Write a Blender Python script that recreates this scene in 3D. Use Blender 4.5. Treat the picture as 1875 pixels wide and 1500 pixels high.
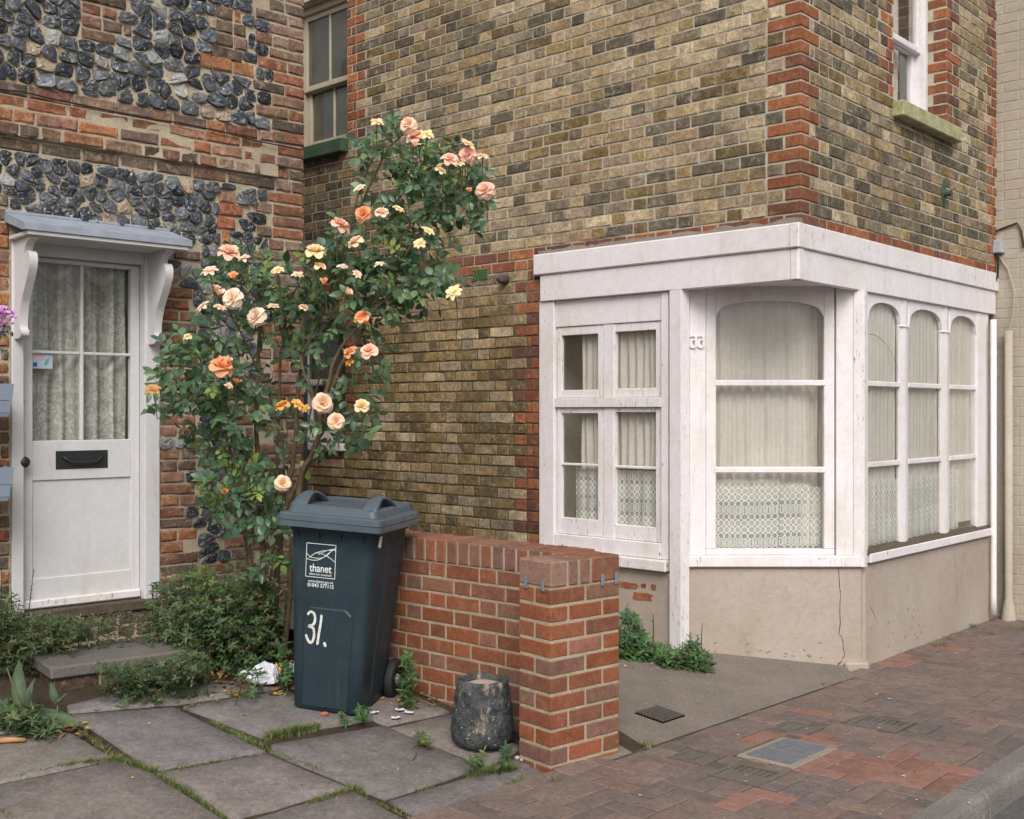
import bpy, bmesh, math, random
import numpy as np
from mathutils import Vector, Matrix, noise as mnoise
R = math.radians
random.seed(7)
rnd = random.random
def ru(a, b): return a + (b - a) * random.random()
for o in list(bpy.data.objects): bpy.data.objects.remove(o)
S = bpy.context.scene
COL = S.collection
# ------------------------------------------------------------------ camera, sky, sun, exposure
FPX, CX, HY, CAMZ = 2070.0, 937.5, 753.0, 1.51          # focal length and horizon in photo pixels, eye height in metres
cd = bpy.data.cameras.new('camera'); cam = bpy.data.objects.new('camera', cd); COL.objects.link(cam)
cam.location = (0, 0, CAMZ); cam.rotation_euler = (R(90), 0, 0)
cd.sensor_width = 36; cd.lens = FPX * 36 / 1875; cd.shift_y = (HY - 750) / 1875
cd.clip_start = .05; cd.clip_end = 600
S.camera = cam
S.render.resolution_x = 1024; S.render.resolution_y = 819
SUN_EL, SUN_AZ = R(43), R(178)                           # azimuth clockwise from +Y: behind the camera, to the right
w = bpy.data.worlds.new('World'); S.world = w; w.use_nodes = True
wn = w.node_tree.nodes; wl = w.node_tree.links; wn.clear()
sky = wn.new('ShaderNodeTexSky'); sky.sky_type = 'NISHITA'; sky.sun_disc = False
sky.sun_elevation = SUN_EL; sky.sun_rotation = SUN_AZ; sky.dust_density = 4; sky.air_density = 1.0; sky.ozone_density = 1
hs = wn.new('ShaderNodeHueSaturation'); hs.inputs['Saturation'].default_value = .22      # an overcast sky is grey
bg = wn.new('ShaderNodeBackground'); bg.inputs[1].default_value = .105
wo = wn.new('ShaderNodeOutputWorld')
wl.new(sky.outputs[0], hs.inputs['Color']); wl.new(hs.outputs[0], bg.inputs[0]); wl.new(bg.outputs[0], wo.inputs[0])
sd = bpy.data.lights.new('sun', 'SUN'); sun = bpy.data.objects.new('sun', sd); COL.objects.link(sun)
sd.energy = 1.5; sd.angle = R(34); sd.color = (1, .975, .93)
sdir = Vector((math.sin(SUN_AZ) * math.cos(SUN_EL), math.cos(SUN_AZ) * math.cos(SUN_EL), math.sin(SUN_EL)))
sun.rotation_euler = sdir.to_track_quat('Z', 'Y').to_euler(); sun.location = sdir * 30
S.view_settings.view_transform = 'Standard'; S.view_settings.look = 'None'
S.view_settings.exposure = 0.50; S.view_settings.gamma = 1; S.view_settings.use_curve_mapping = False
S.render.engine = 'CYCLES'
S.cycles.max_bounces = 8; S.cycles.transparent_max_bounces = 16

# ------------------------------------------------------------------ colour and node helpers
def lin(c):
    c /= 255.0
    return c / 12.92 if c <= .04045 else ((c + .055) / 1.055) ** 2.4
def C(r, g, b, k=1.0): return (lin(r) * k, lin(g) * k, lin(b) * k, 1)
def vary(c, v=.12, h=.03):
    k = 1 + ru(-v, v)
    return tuple(max(0, min(1, x * k * (1 + ru(-h, h)))) for x in c[:3]) + (rnd(),)
class NT:
    def __init__(s, name, rough=.8, spec=.3):
        s.m = bpy.data.materials.new(name); s.m.use_nodes = True
        s.t = s.m.node_tree; s.b = s.t.nodes['Principled BSDF']
        s.b.inputs['Roughness'].default_value = rough; s.b.inputs['Specular IOR Level'].default_value = spec
        s._co = None
    def new(s, t): return s.t.nodes.new(t)
    def ln(s, a, b): s.t.links.new(a, b)
    def put(s, sock, v):
        if hasattr(v, 'is_output') or isinstance(v, bpy.types.NodeSocket): s.ln(v, sock)
        else: sock.default_value = v
    @property
    def co(s):
        if s._co is None: s._co = s.new('ShaderNodeTexCoord').outputs['Object']
        return s._co
    def scale(s, v, xyz):
        n = s.new('ShaderNodeMapping'); s.ln(v, n.inputs[0]); n.inputs['Scale'].default_value = xyz; return n.outputs[0]
    def attr(s, name):
        n = s.new('ShaderNodeAttribute'); n.attribute_name = name; return n
    def seeded(s, a):
        """object coordinates shifted by a per-piece random number"""
        v = s.new('ShaderNodeVectorMath'); v.operation = 'SCALE'; v.inputs[0].default_value = (31.7, 17.3, 23.1); s.ln(a, v.inputs['Scale'])
        w_ = s.new('ShaderNodeVectorMath'); w_.operation = 'ADD'; s.ln(s.co, w_.inputs[0]); s.ln(v.outputs[0], w_.inputs[1]); return w_.outputs[0]
    def noise(s, sc, det=5, ro=.6, vec=None, dist=0):
        n = s.new('ShaderNodeTexNoise'); s.ln(vec if vec is not None else s.co, n.inputs['Vector'])
        n.inputs['Scale'].default_value = sc; n.inputs['Detail'].default_value = det; n.inputs['Roughness'].default_value = ro; n.inputs['Distortion'].default_value = dist
        return n.outputs['Fac']
    def voro(s, sc, feat='F1', vec=None, rand=1):
        n = s.new('ShaderNodeTexVoronoi'); n.feature = feat; s.ln(vec if vec is not None else s.co, n.inputs['Vector']); n.inputs['Scale'].default_value = sc
        n.inputs['Randomness'].default_value = rand
        return n.outputs['Distance']
    def ramp(s, f, stops, inter='LINEAR'):
        n = s.new('ShaderNodeValToRGB'); s.ln(f, n.inputs[0]); e = n.color_ramp.elements; n.color_ramp.interpolation = inter
        while len(e) < len(stops): e.new(.5)
        for x, (p, c) in zip(e, stops):
            x.position = p; x.color = c if not isinstance(c, (int, float)) else (c, c, c, 1)
        return n.outputs[0]
    def mix(s, f, a, b, mode='MIX'):
        n = s.new('ShaderNodeMix'); n.data_type = 'RGBA'; n.blend_type = mode
        s.put(n.inputs[0], f); s.put(n.inputs[6], a); s.put(n.inputs[7], b); return n.outputs[2]
    def math(s, op, a, b=0.0, c=None, clamp=False):
        n = s.new('ShaderNodeMath'); n.operation = op; n.use_clamp = clamp; s.put(n.inputs[0], a); s.put(n.inputs[1], b)
        if c is not None: s.put(n.inputs[2], c)
        return n.outputs[0]
    def sep(s, v=None):
        n = s.new('ShaderNodeSeparateXYZ'); s.ln(v if v is not None else s.co, n.inputs[0]); return n.outputs
    def bump(s, h, st=.5, d=.01, normal=None):
        n = s.new('ShaderNodeBump'); s.ln(h, n.inputs['Height']); n.inputs['Strength'].default_value = st; n.inputs['Distance'].default_value = d
        if normal is not None: s.ln(normal, n.inputs['Normal'])
        return n.outputs[0]
    def done(s, col=None, rough=None, normal=None):
        if col is not None: s.put(s.b.inputs['Base Color'], col)
        if rough is not None: s.put(s.b.inputs['Roughness'], rough)
        if normal is not None: s.ln(normal, s.b.inputs['Normal'])
        return s.m
MAT = {}
def m_brick(name, stain=.5, pale=.25, pit=.3, bump=.5, streak=False, paletone=C(205, 195, 178), mott=.5, second=C(70, 64, 54)):
    n = NT(name, .92, .15); a = n.attr('Col'); v = n.seeded(a.outputs['Alpha'])
    c = a.outputs['Color']
    c = n.mix(1, c, n.ramp(n.noise(11, 5, .7, v), [(.25, 1 - .55 * mott), (.75, 1 + .5 * mott)]), 'MULTIPLY')
    c = n.mix(1, c, n.ramp(n.noise(48, 4, .65, v), [(.3, 1 - .5 * mott), (.7, 1 + .4 * mott)]), 'MULTIPLY')
    c = n.mix(1, c, n.ramp(n.noise(150, 3, .6, v), [(.3, 1 - .4 * mott), (.7, 1 + .35 * mott)]), 'MULTIPLY')
    c = n.mix(n.math('MULTIPLY', n.ramp(n.noise(22, 5, .75, v, .6), [(.54, 0), (.66, 1)]), pale), c, paletone)
    c = n.mix(n.math('MULTIPLY', n.ramp(n.noise(17, 5, .75, n.scale(v, (1.1, 1, 1.3)), .8), [(.56, 0), (.68, 1)]), stain * .8), c, second)
    big = n.noise(1.5, 7, .75, n.scale(n.co, (1, 1, .6)), .4)
    c = n.mix(n.math('MULTIPLY', n.ramp(big, [(.47, 0), (.66, 1)]), stain), c, second)
    c = n.mix(n.math('MULTIPLY', n.ramp(n.voro(42, vec=v), [(.06, 1), (.16, 0)]), pit), c, C(40, 34, 28))
    h = n.math('ADD', n.noise(45, 5, .7, v), n.math('MULTIPLY', n.noise(180, 3, .6, v), .5))
    return n.done(c, None, n.bump(h, bump, .008))
MAT['stock'] = m_brick('stock_brick', .40, .45, .45, .8, mott=.75, paletone=C(196, 184, 160))
MAT['red'] = m_brick('red_quoin_brick', .45, .16, .2, .6, mott=.5, second=C(74, 56, 48))
MAT['old'] = m_brick('old_soft_brick', .4, .32, .5, 1.0, mott=.75)
MAT['gwall'] = m_brick('garden_wall_brick', .16, .08, .14, .4, mott=.40, second=C(92, 66, 54))
MAT['paver'] = m_brick('clay_paver', .16, .22, .08, .3, paletone=C(138, 128, 122), mott=.45)
MAT['flag'] = m_brick('flagstone', .22, .4, .12, .6, paletone=C(140, 132, 126), mott=.5)
def m_mortar(name, c1, c2, dark, st=.5):
    n = NT(name, .95, .1)
    c = n.mix(n.ramp(n.noise(9, 6, .7), [(.35, 0), (.65, 1)]), c1, c2)
    c = n.mix(n.math('MULTIPLY', n.ramp(n.noise(2.1, 6, .7), [(.45, 0), (.65, 1)]), st), c, dark)
    c = n.mix(1, c, n.ramp(n.noise(160, 3), [(.3, .7), (.7, 1.2)]), 'MULTIPLY')
    h = n.math('ADD', n.noise(40, 5, .7), n.noise(170, 3, .7))
    return n.done(c, None, n.bump(h, .9, .008))
def m_mortar_stock():
    n = NT('stock_mortar', .95, .1); z = n.sep()[2]
    c = n.mix(n.ramp(n.noise(9, 6, .7), [(.35, 0), (.65, 1)]), C(198, 189, 172), C(176, 166, 148))
    old = n.math('MAXIMUM', n.ramp(n.math('ADD', n.math('MULTIPLY', z, .2), n.math('MULTIPLY', n.noise(2.2, 5, .7), .16)), [(.50, 1), (.60, 0)]), n.ramp(n.noise(1.5, 6, .7), [(.50, 0), (.66, .8)]))
    c = n.mix(old, c, n.mix(n.noise(7, 5, .7), C(70, 64, 50), C(112, 102, 82)))     # repointed above, old dark joints below
    c = n.mix(1, c, n.ramp(n.noise(160, 3), [(.3, .75), (.7, 1.2)]), 'MULTIPLY')
    return n.done(c, None, n.bump(n.math('ADD', n.noise(40, 5, .7), n.noise(170, 3, .7)), .8, .006))
MAT['mortar_stock'] = m_mortar_stock()
MAT['mortar_old'] = m_mortar('lime_mortar', C(198, 185, 163), C(182, 167, 143), C(136, 122, 102), .4)
MAT['mortar_gwall'] = m_mortar('garden_wall_mortar', C(192, 179, 155), C(178, 163, 137), C(142, 126, 102), .4)
def m_plain(name, col, rough=.6, spec=.4, nsc=30, nv=.12, bump=.15, bsc=120, metal=0):
    n = NT(name, rough, spec)
    c = n.mix(1, col, n.ramp(n.noise(nsc, 5, .65), [(.3, 1 - nv), (.7, 1 + nv)]), 'MULTIPLY')
    n.b.inputs['Metallic'].default_value = metal
    return n.done(c, None, n.bump(n.noise(bsc, 4), bump, .003))
def m_paint(name, col=C(226, 219, 221), wear=.5, aged=C(202, 191, 172), thr=.62):
    n = NT(name, .5, .35)
    c = n.mix(n.math('MULTIPLY', n.ramp(n.noise(2.6, 6, .75), [(.45, 0), (.75, 1)]), .6), col, aged)
    c = n.mix(n.math('MULTIPLY', n.ramp(n.noise(9, 6, .8, n.scale(n.co, (1, 1, .18))), [(.52, 0), (.75, 1)]), .35), c, C(172, 160, 140))
    c = n.mix(1, c, n.ramp(n.noise(30, 5, .75), [(.3, .92), (.7, 1.05)]), 'MULTIPLY')
    grain = n.noise(55, 6, .8, n.scale(n.co, (1, 1, .25))); zone = n.ramp(n.noise(2.1, 5, .7), [(.42, 0), (.60, 1)])
    flake = n.math('MULTIPLY', n.ramp(grain, [(thr, 0), (thr + .02, 1)]), zone)
    c = n.mix(n.math('MULTIPLY', flake, wear), c, C(112, 102, 88))
    h = n.math('SUBTRACT', n.noise(70, 5, .7, n.scale(n.co, (1, 1, .3))), n.math('MULTIPLY', flake, .8 * wear))
    return n.done(c, n.ramp(n.noise(12, 4), [(.3, .4), (.7, .65)]), n.bump(h, .4, .004))
MAT['paint'] = m_paint('white_paint', wear=.55, thr=.64); MAT['paint_worn'] = m_paint('worn_white_paint', wear=.9, thr=.585)
MAT['paint_door_shaded'] = m_paint('door_white_paint_shaded', C(205, 203, 204), .1, C(200, 195, 190), .68)  # white greyed so the shade on the cottage woodwork is in the colour
MAT['paint_old'] = m_paint('grimy_cream_paint', C(178, 166, 146), .5, C(140, 128, 108))
def m_render(name, c1, c2, dirt=.5):
    n = NT(name, .9, .15)
    c = n.mix(n.ramp(n.noise(1.6, 6, .65), [(.35, 0), (.68, 1)]), c1, c2)
    c = n.mix(1, c, n.ramp(n.noise(35, 5, .7), [(.3, .92), (.7, 1.06)]), 'MULTIPLY')
    c = n.mix(n.math('MULTIPLY', n.ramp(n.noise(5, 8, .82, n.scale(n.co, (1, 1, .5))), [(.54, 0), (.72, 1)]), dirt * .6), c, C(132, 116, 96))
    c = n.mix(n.math('MULTIPLY', n.ramp(n.noise(26, 6, .8), [(.64, 0), (.70, 1)]), dirt), c, C(126, 110, 92))
    h = n.math('ADD', n.noise(16, 6, .7), n.math('MULTIPLY', n.noise(130, 4, .7), .6))
    return n.done(c, None, n.bump(h, .45, .012))
MAT['render'] = m_render('cream_render', C(176, 164, 153), C(163, 148, 135), .65)
MAT['cream'] = m_render('cream_painted_brick', C(180, 170, 156), C(168, 157, 140), .25)
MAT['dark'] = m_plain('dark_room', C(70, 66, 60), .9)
MAT['room'] = m_plain('room_plaster', C(196, 186, 170), .9)
MAT['stone_green'] = None
def m_mossy(name, base, moss, amt):
    n = NT(name, .9, .2)
    c = n.mix(n.ramp(n.noise(9, 6, .7), [(.5 - amt, 0), (.9 - amt, 1)]), base, moss)
    c = n.mix(1, c, n.ramp(n.noise(60, 4), [(.3, .75), (.7, 1.2)]), 'MULTIPLY')
    return n.done(c, None, n.bump(n.noise(60, 5), .5, .006))
MAT['sill_moss'] = m_mossy('mossy_stone_sill', C(178, 172, 138), C(118, 124, 66), .12)
MAT['sill_green'] = m_mossy('green_painted_sill', C(84, 104, 84), C(60, 82, 62), .2)
MAT['green_metal'] = m_plain('green_cast_iron', C(84, 108, 70), .6)
MAT['black_metal'] = m_plain('black_iron', C(38, 42, 42), .45, .5, 60, .3, .4, 90)
MAT['zinc'] = m_plain('galvanised_clip', C(160, 166, 176), .4, .5, 60, .15, .1, 90, .6)
MAT['grey_plastic'] = m_plain('grey_plastic', C(168, 170, 174), .5)
MAT['cable'] = m_plain('black_cable', C(38, 36, 34), .6)
MAT['lead'] = m_plain('lead_flashing', C(146, 152, 164), .55, .4, 12, .18, .3, 60)
MAT['drain_dark'] = m_plain('dark_green_downpipe', C(40, 50, 50), .5)
MAT['crack'] = m_plain('crack_shadow', C(74, 62, 50), 1)
MAT['rust'] = m_plain('rust_mark', C(176, 122, 62), .9)
MAT['wood_dark'] = m_plain('weathered_timber', C(86, 76, 66), .9, .2, 30, .3, .5, 60)
def m_glass(name, tint=(1, 1, 1, 1), gl=1.0, dirt=.12):
    n = NT(name); n.t.nodes.remove(n.b)
    tr = n.new('ShaderNodeBsdfTransparent'); tr.inputs[0].default_value = tint
    g = n.new('ShaderNodeBsdfGlossy'); g.inputs['Roughness'].default_value = .03; g.inputs[0].default_value = (.9, .92, .92, 1)
    wob = n.bump(n.noise(3, 2, .5), .06, .05); n.ln(wob, g.inputs['Normal'])
    lw = n.new('ShaderNodeLayerWeight'); lw.inputs[0].default_value = .5; sch = n.math('ADD', n.math('MULTIPLY', n.math('POWER', lw.outputs['Facing'], 4.0), .9), .035)
    mx = n.new('ShaderNodeMixShader'); n.put(mx.inputs[0], n.math('MULTIPLY', sch, gl, clamp=True)); n.ln(tr.outputs[0], mx.inputs[1]); n.ln(g.outputs[0], mx.inputs[2])
    df = n.new('ShaderNodeBsdfDiffuse'); df.inputs[0].default_value = C(150, 142, 126)
    m2 = n.new('ShaderNodeMixShader'); n.put(m2.inputs[0], n.math('MULTIPLY', n.ramp(n.noise(5, 6, .7), [(.3, .2), (.75, 1)]), dirt)); n.ln(mx.outputs[0], m2.inputs[1]); n.ln(df.outputs[0], m2.inputs[2])
    n.ln(m2.outputs[0], n.t.nodes['Material Output'].inputs[0]); return n.m
MAT['glass'] = m_glass('window_glass', (.985, .99, .985, 1), .8, .09)
MAT['glass_dark'] = m_glass('old_window_glass', (.75, .78, .76, 1), 1.4, .3)
def m_cloth(name, col, holes=None, trans=.35, clear=.1):
    """sheer curtain cloth; holes(n) returns 0..1 thread coverage"""
    n = NT(name); n.t.nodes.remove(n.b)
    d = n.new('ShaderNodeBsdfDiffuse'); t = n.new('ShaderNodeBsdfTranslucent'); tr = n.new('ShaderNodeBsdfTransparent')
    cc = n.mix(1, col, n.ramp(n.noise(50, 4), [(.3, .92), (.7, 1.05)]), 'MULTIPLY'); n.ln(cc, d.inputs[0]); n.ln(cc, t.inputs[0])
    a = n.new('ShaderNodeMixShader'); a.inputs[0].default_value = trans; n.ln(d.outputs[0], a.inputs[1]); n.ln(t.outputs[0], a.inputs[2])
    b = n.new('ShaderNodeMixShader')
    n.put(b.inputs[0], holes(n) if holes else 1 - clear); n.ln(tr.outputs[0], b.inputs[1]); n.ln(a.outputs[0], b.inputs[2])
    n.ln(b.outputs[0], n.t.nodes['Material Output'].inputs[0]); return n.m
def lace_discs(n):
    uv = n.new('ShaderNodeUVMap').outputs[0]; x, y, z = n.sep(uv); K = .040
    # rows of crocheted discs: plain, open flowers, chain, open flowers
    fx = n.math('SUBTRACT', n.math('FRACT', n.math('DIVIDE', x, K)), .5); fy = n.math('SUBTRACT', n.math('FRACT', n.math('DIVIDE', y, K)), .5)
    r = n.math('SQRT', n.math('ADD', n.math('MULTIPLY', fx, fx), n.math('MULTIPLY', fy, fy)))
    row = n.math('FRACT', n.math('DIVIDE', y, K * 5))
    plain = n.ramp(r, [(0, .62), (.36, .55), (.40, 1), (.50, 1), (.56, .45)])
    spoke = n.math('ABSOLUTE', n.math('SINE', n.math('MULTIPLY', n.math('ARCTAN2', fy, fx), 3)))
    heart = n.math('MAXIMUM', n.ramp(r, [(0, .9), (.07, .9), (.10, 0)]), n.math('MULTIPLY', n.ramp(spoke, [(.80, 0), (.92, 1)]), .8))
    flower = n.math('MAXIMUM', n.ramp(r, [(0, .05), (.33, .08), (.38, 1), (.47, 1), (.52, .5)]), n.math('MULTIPLY', heart, n.ramp(r, [(.32, 1), (.36, 0)])))
    chain = n.math('MULTIPLY', n.ramp(n.math('ABSOLUTE', fx), [(.03, .25), (.08, .95), (.5, .8)]), n.ramp(n.noise(160, 2, .5, uv), [(.35, .6), (.6, 1)]))
    isfl = n.ramp(row, [(0, 0), (.2, 1), (.4, 0), (.6, 1), (.8, 0)], 'CONSTANT'); isch = n.ramp(row, [(0, 0), (.4, 1), (.6, 0)], 'CONSTANT')
    mixf = n.math('ADD', n.math('MULTIPLY', flower, isfl), n.math('ADD', n.math('MULTIPLY', chain, isch), n.math('MULTIPLY', plain, n.math('SUBTRACT', 1.0, n.math('ADD', isfl, isch)))))
    return n.math('MULTIPLY', mixf, 1.0, clamp=True)
def lace_net(n):
    uv = n.new('ShaderNodeUVMap').outputs[0]; x, y, z = n.sep(uv)
    a = n.math('ABSOLUTE', n.math('SINE', n.math('MULTIPLY', n.math('ADD', x, y), 300))); b = n.math('ABSOLUTE', n.math('SINE', n.math('MULTIPLY', n.math('SUBTRACT', x, y), 300)))
    net = n.ramp(n.math('MINIMUM', a, b), [(.2, .95), (.4, .40)])
    big = n.voro(7.5, vec=uv, rand=.55); petal = n.ramp(n.math('ADD', big, n.math('MULTIPLY', n.voro(30, vec=uv), .35)), [(.20, .95), (.30, .9), (.34, .35), (.44, .35), (.46, .95), (.50, .95), (.53, 0)])
    sprig = n.ramp(n.noise(26, 3, .7, uv, 1.2), [(.50, 0), (.53, .9), (.60, .9), (.63, .1)])
    scal = n.ramp(n.math('ABSOLUTE', n.math('SUBTRACT', n.math('FRACT', n.math('ADD', n.math('MULTIPLY', y, 1.9), n.math('MULTIPLY', n.math('ABSOLUTE', n.math('SINE', n.math('MULTIPLY', x, 11))), .22))), .5)), [(.03, .95), (.06, 0)])
    fold = n.ramp(n.noise(16, 2, .5, n.scale(uv, (1, .02, 1))), [(.40, .62), (.60, 1)])       # gathered cloth is denser in places
    return n.math('MULTIPLY', n.math('MAXIMUM', n.math('MAXIMUM', net, petal), n.math('MAXIMUM', scal, sprig)), fold, clamp=True)
MAT['curtain'] = m_cloth('sheer_curtain', C(224, 216, 207), None, .15, .03)
MAT['lace'] = m_cloth('disc_lace', C(245, 243, 236), lace_discs, .15)
MAT['lace_door'] = m_cloth('flower_lace', C(238, 238, 230), lace_net, .15)

# ------------------------------------------------------------------ geometry helpers
class MB:
    def __init__(s): s.v = []; s.f = []; s.c = []; s.uv = None
    def add(s, vs, fs, col=None):
        o = len(s.v); s.v += [tuple(p) for p in vs]; s.f += [tuple(i + o for i in f) for f in fs]
        if col is not None: s.c += [col] * len(vs)
    def cbox(s, fr, u0, u1, z0, z1, d0, d1, c=.003, col=None):
        """chamfered box in a wall frame: u along, z up, d outwards"""
        e = ((u0, u1), (z0, z1), (d0, d1)); c = min(c, (u1 - u0) * .3, (z1 - z0) * .3, (d1 - d0) * .3)
        V = []; ix = {}
        for a in (0, 1):
            for b in (0, 1):
                for g in (0, 1):
                    k = (a, b, g)
                    for ax in range(3):
                        p = [e[i][k[i]] + (0 if i == ax else (c if k[i] == 0 else -c)) for i in range(3)]
                        ix[k, ax] = len(V); V.append(fr.P(*p))
        Fc = []
        for ax in range(3):
            o1, o2 = [i for i in range(3) if i != ax]
            for sd_ in (0, 1):
                q = []
                for x, y in ((0, 0), (1, 0), (1, 1), (0, 1)):
                    k = [0] * 3; k[ax] = sd_; k[o1] = x; k[o2] = y; q.append(ix[tuple(k), ax])
                Fc.append(q)
        for ax in range(3):
            o1, o2 = [i for i in range(3) if i != ax]
            for x in (0, 1):
                for y in (0, 1):
                    k0 = [0] * 3; k0[o1] = x; k0[o2] = y; k1 = list(k0); k1[ax] = 1
                    Fc.append([ix[tuple(k0), o1], ix[tuple(k1), o1], ix[tuple(k1), o2], ix[tuple(k0), o2]])
        for a in (0, 1):
            for b in (0, 1):
                for g in (0, 1): Fc.append([ix[(a, b, g), ax] for ax in range(3)])
        s.add(V, Fc, col)
    def tube(s, pts, rad, n=8, cap=True, col=None):
        pts = [Vector(p) for p in pts]; V = []; Fc = []
        if not hasattr(rad, '__len__'): rad = [rad] * len(pts)
        up = Vector((.13, .31, .94))
        for i, p in enumerate(pts):
            t = (pts[min(i + 1, len(pts) - 1)] - pts[max(i - 1, 0)]).normalized()
            a = t.cross(up)
            if a.length < .1: a = t.cross(Vector((1, 0, 0)))
            a.normalize(); b = t.cross(a)
            for k in range(n):
                an = 2 * math.pi * k / n; V.append(p + (a * math.cos(an) + b * math.sin(an)) * rad[i])
        for i in range(len(pts) - 1):
            for k in range(n): Fc.append((i * n + k, i * n + (k + 1) % n, (i + 1) * n + (k + 1) % n, (i + 1) * n + k))
        if cap: Fc.append(tuple(range(n))[::-1]); Fc.append(tuple(range((len(pts) - 1) * n, len(pts) * n)))
        s.add(V, Fc, col)
    def prism(s, poly, fn, d0, d1, col=None):
        """poly of (u, z) points extruded from d0 to d1; fn(u, z, d) -> point"""
        n = len(poly); V = [fn(u, z, d1) for u, z in poly] + [fn(u, z, d0) for u, z in poly]
        s.add(V, [tuple(range(n)), tuple(range(2 * n - 1, n - 1, -1))] + [(i, (i + 1) % n, n + (i + 1) % n, n + i) for i in range(n)], col)
    def ribbon(s, pts, wd, fn, d, col=None):
        """flat stroke through (x, z) points on a face"""
        V = []; n = len(pts)
        for i, (x, z) in enumerate(pts):
            a = pts[max(i - 1, 0)]; b = pts[min(i + 1, n - 1)]; tx, tz = b[0] - a[0], b[1] - a[1]; L = math.hypot(tx, tz) or 1
            w_ = wd[i] if hasattr(wd, '__len__') else wd
            V += [fn(x - tz / L * w_ / 2, z + tx / L * w_ / 2, d), fn(x + tz / L * w_ / 2, z - tx / L * w_ / 2, d)]
        s.add(V, [(2 * i, 2 * i + 1, 2 * i + 3, 2 * i + 2) for i in range(n - 1)], col)
    def loft(s, rings, cap0=True, cap1=True, col=None):
        n = len(rings[0]); V = [p for r in rings for p in r]; Fc = []
        for i in range(len(rings) - 1):
            for k in range(n): Fc.append((i * n + k, i * n + (k + 1) % n, (i + 1) * n + (k + 1) % n, (i + 1) * n + k))
        if cap0: Fc.append(tuple(range(n))[::-1])
        if cap1: Fc.append(tuple(range((len(rings) - 1) * n, len(rings) * n)))
        s.add(V, Fc, col)
    def build(s, name, mat, parent=None, smooth=False, kind=None, uv=None, label=None):
        me = bpy.data.meshes.new(name); me.from_pydata(s.v, [], s.f); me.validate()
        bm = bmesh.new(); bm.from_mesh(me); bmesh.ops.recalc_face_normals(bm, faces=bm.faces); bm.to_mesh(me); bm.free()
        if s.c and len(s.c) == len(me.vertices):
            at = me.color_attributes.new('Col', 'FLOAT_COLOR', 'POINT'); at.data.foreach_set('color', [x for c in s.c for x in c])
        if uv is not None:
            L = me.uv_layers.new(name='UVMap')
            for lp in me.loops: L.data[lp.index].uv = uv[lp.vertex_index]
        if smooth: me.shade_smooth()
        return link(name, me, mat, parent, kind, label)
def link(name, me, mat, parent=None, kind=None, label=None):
    if mat is not None:
        me.materials.clear(); me.materials.append(MAT[mat] if isinstance(mat, str) else mat)
    o = bpy.data.objects.new(name, me); COL.objects.link(o)
    if parent is not None:
        o.parent = parent; o.matrix_parent_inverse = base_of(parent).inverted()
    if kind: o['kind'] = kind
    if label: o['label'] = label
    return o
def base_of(o):
    m = Matrix.LocRotScale(o.location, o.rotation_euler, o.scale)
    return (base_of(o.parent) @ o.matrix_parent_inverse @ m) if o.parent else m
def thing(name, label, cat, loc=(0, 0, 0), group=None):
    o = bpy.data.objects.new(name, None); COL.objects.link(o); o.location = loc; o.empty_display_size = .1
    return tag(o, label, cat, group)
def tag(o, label, cat, group=None):
    o['label'] = label; o['category'] = cat
    if group: o['group'] = group
    return o
def struct(o): o['kind'] = 'structure'; return o
class Frame:
    """a vertical wall: origin on plan, direction along it, outward normal"""
    def __init__(s, o, u, n): s.o = Vector((o[0], o[1], 0)); s.u = Vector((u[0], u[1], 0)).normalized(); s.n = Vector((n[0], n[1], 0)).normalized()
    def P(s, u, z, d=0): return s.o + s.u * u + s.n * d + Vector((0, 0, z))
    def pix(s, px, py, off=0):
        """(u, z) where the sight line through a photo pixel meets this wall"""
        q = (px - CX) / FPX; m = (py - HY) / FPX; o = s.o + s.n * off
        t = (q * o.y - o.x) / (s.u.x - q * s.u.y); Y = o.y + s.u.y * t
        return t, CAMZ - m * Y
    def su(s, px, off=0): return s.pix(px, HY, off)[0]
def spline(P_, n=5):
    out = []
    for i in range(len(P_) - 1):
        p0, p1, p2, p3 = P_[max(i - 1, 0)], P_[i], P_[i + 1], P_[min(i + 2, len(P_) - 1)]
        for k in range(n): t_ = k / n; out.append(.5 * (2 * p1 + (p2 - p0) * t_ + (2 * p0 - 5 * p1 + 4 * p2 - p3) * t_ ** 2 + (3 * p1 - p0 - 3 * p2 + p3) * t_ ** 3))
    return out + [P_[-1]]
def proj(p): return CX + FPX * p[0] / p[1], HY - FPX * (p[2] - CAMZ) / p[1]
a47 = R(47.5); aB = R(42.06)
UA = (-math.sin(a47), math.cos(a47)); NA = (-math.cos(a47), -math.sin(a47))
UB = (math.sin(aB), math.cos(aB)); NB = (math.cos(aB), -math.sin(aB))
C33 = (1.6243, 6.35)
WA = Frame(C33, UA, NA)                      # brick house, side towards the forecourt
WB = Frame(C33, UB, NB)                      # brick house, street front
UL = (math.sin(R(47.5)), math.cos(R(47.5))); NL = (math.cos(R(47.5)), -math.sin(R(47.5)))
WL = Frame((-2.365, 6.3), UL, NL)            # flint cottage front
PIER = (.162, 4.75)
aP = R(50); UP = (math.sin(aP), math.cos(aP)); NP = (math.cos(aP), -math.sin(aP))
aG = R(48.5); UG = (-math.sin(aG), math.cos(aG)); NG = (-math.cos(aG), -math.sin(aG))
WG = Frame((.0316, 5.23), UG, NG)            # garden wall, cottage side
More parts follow.
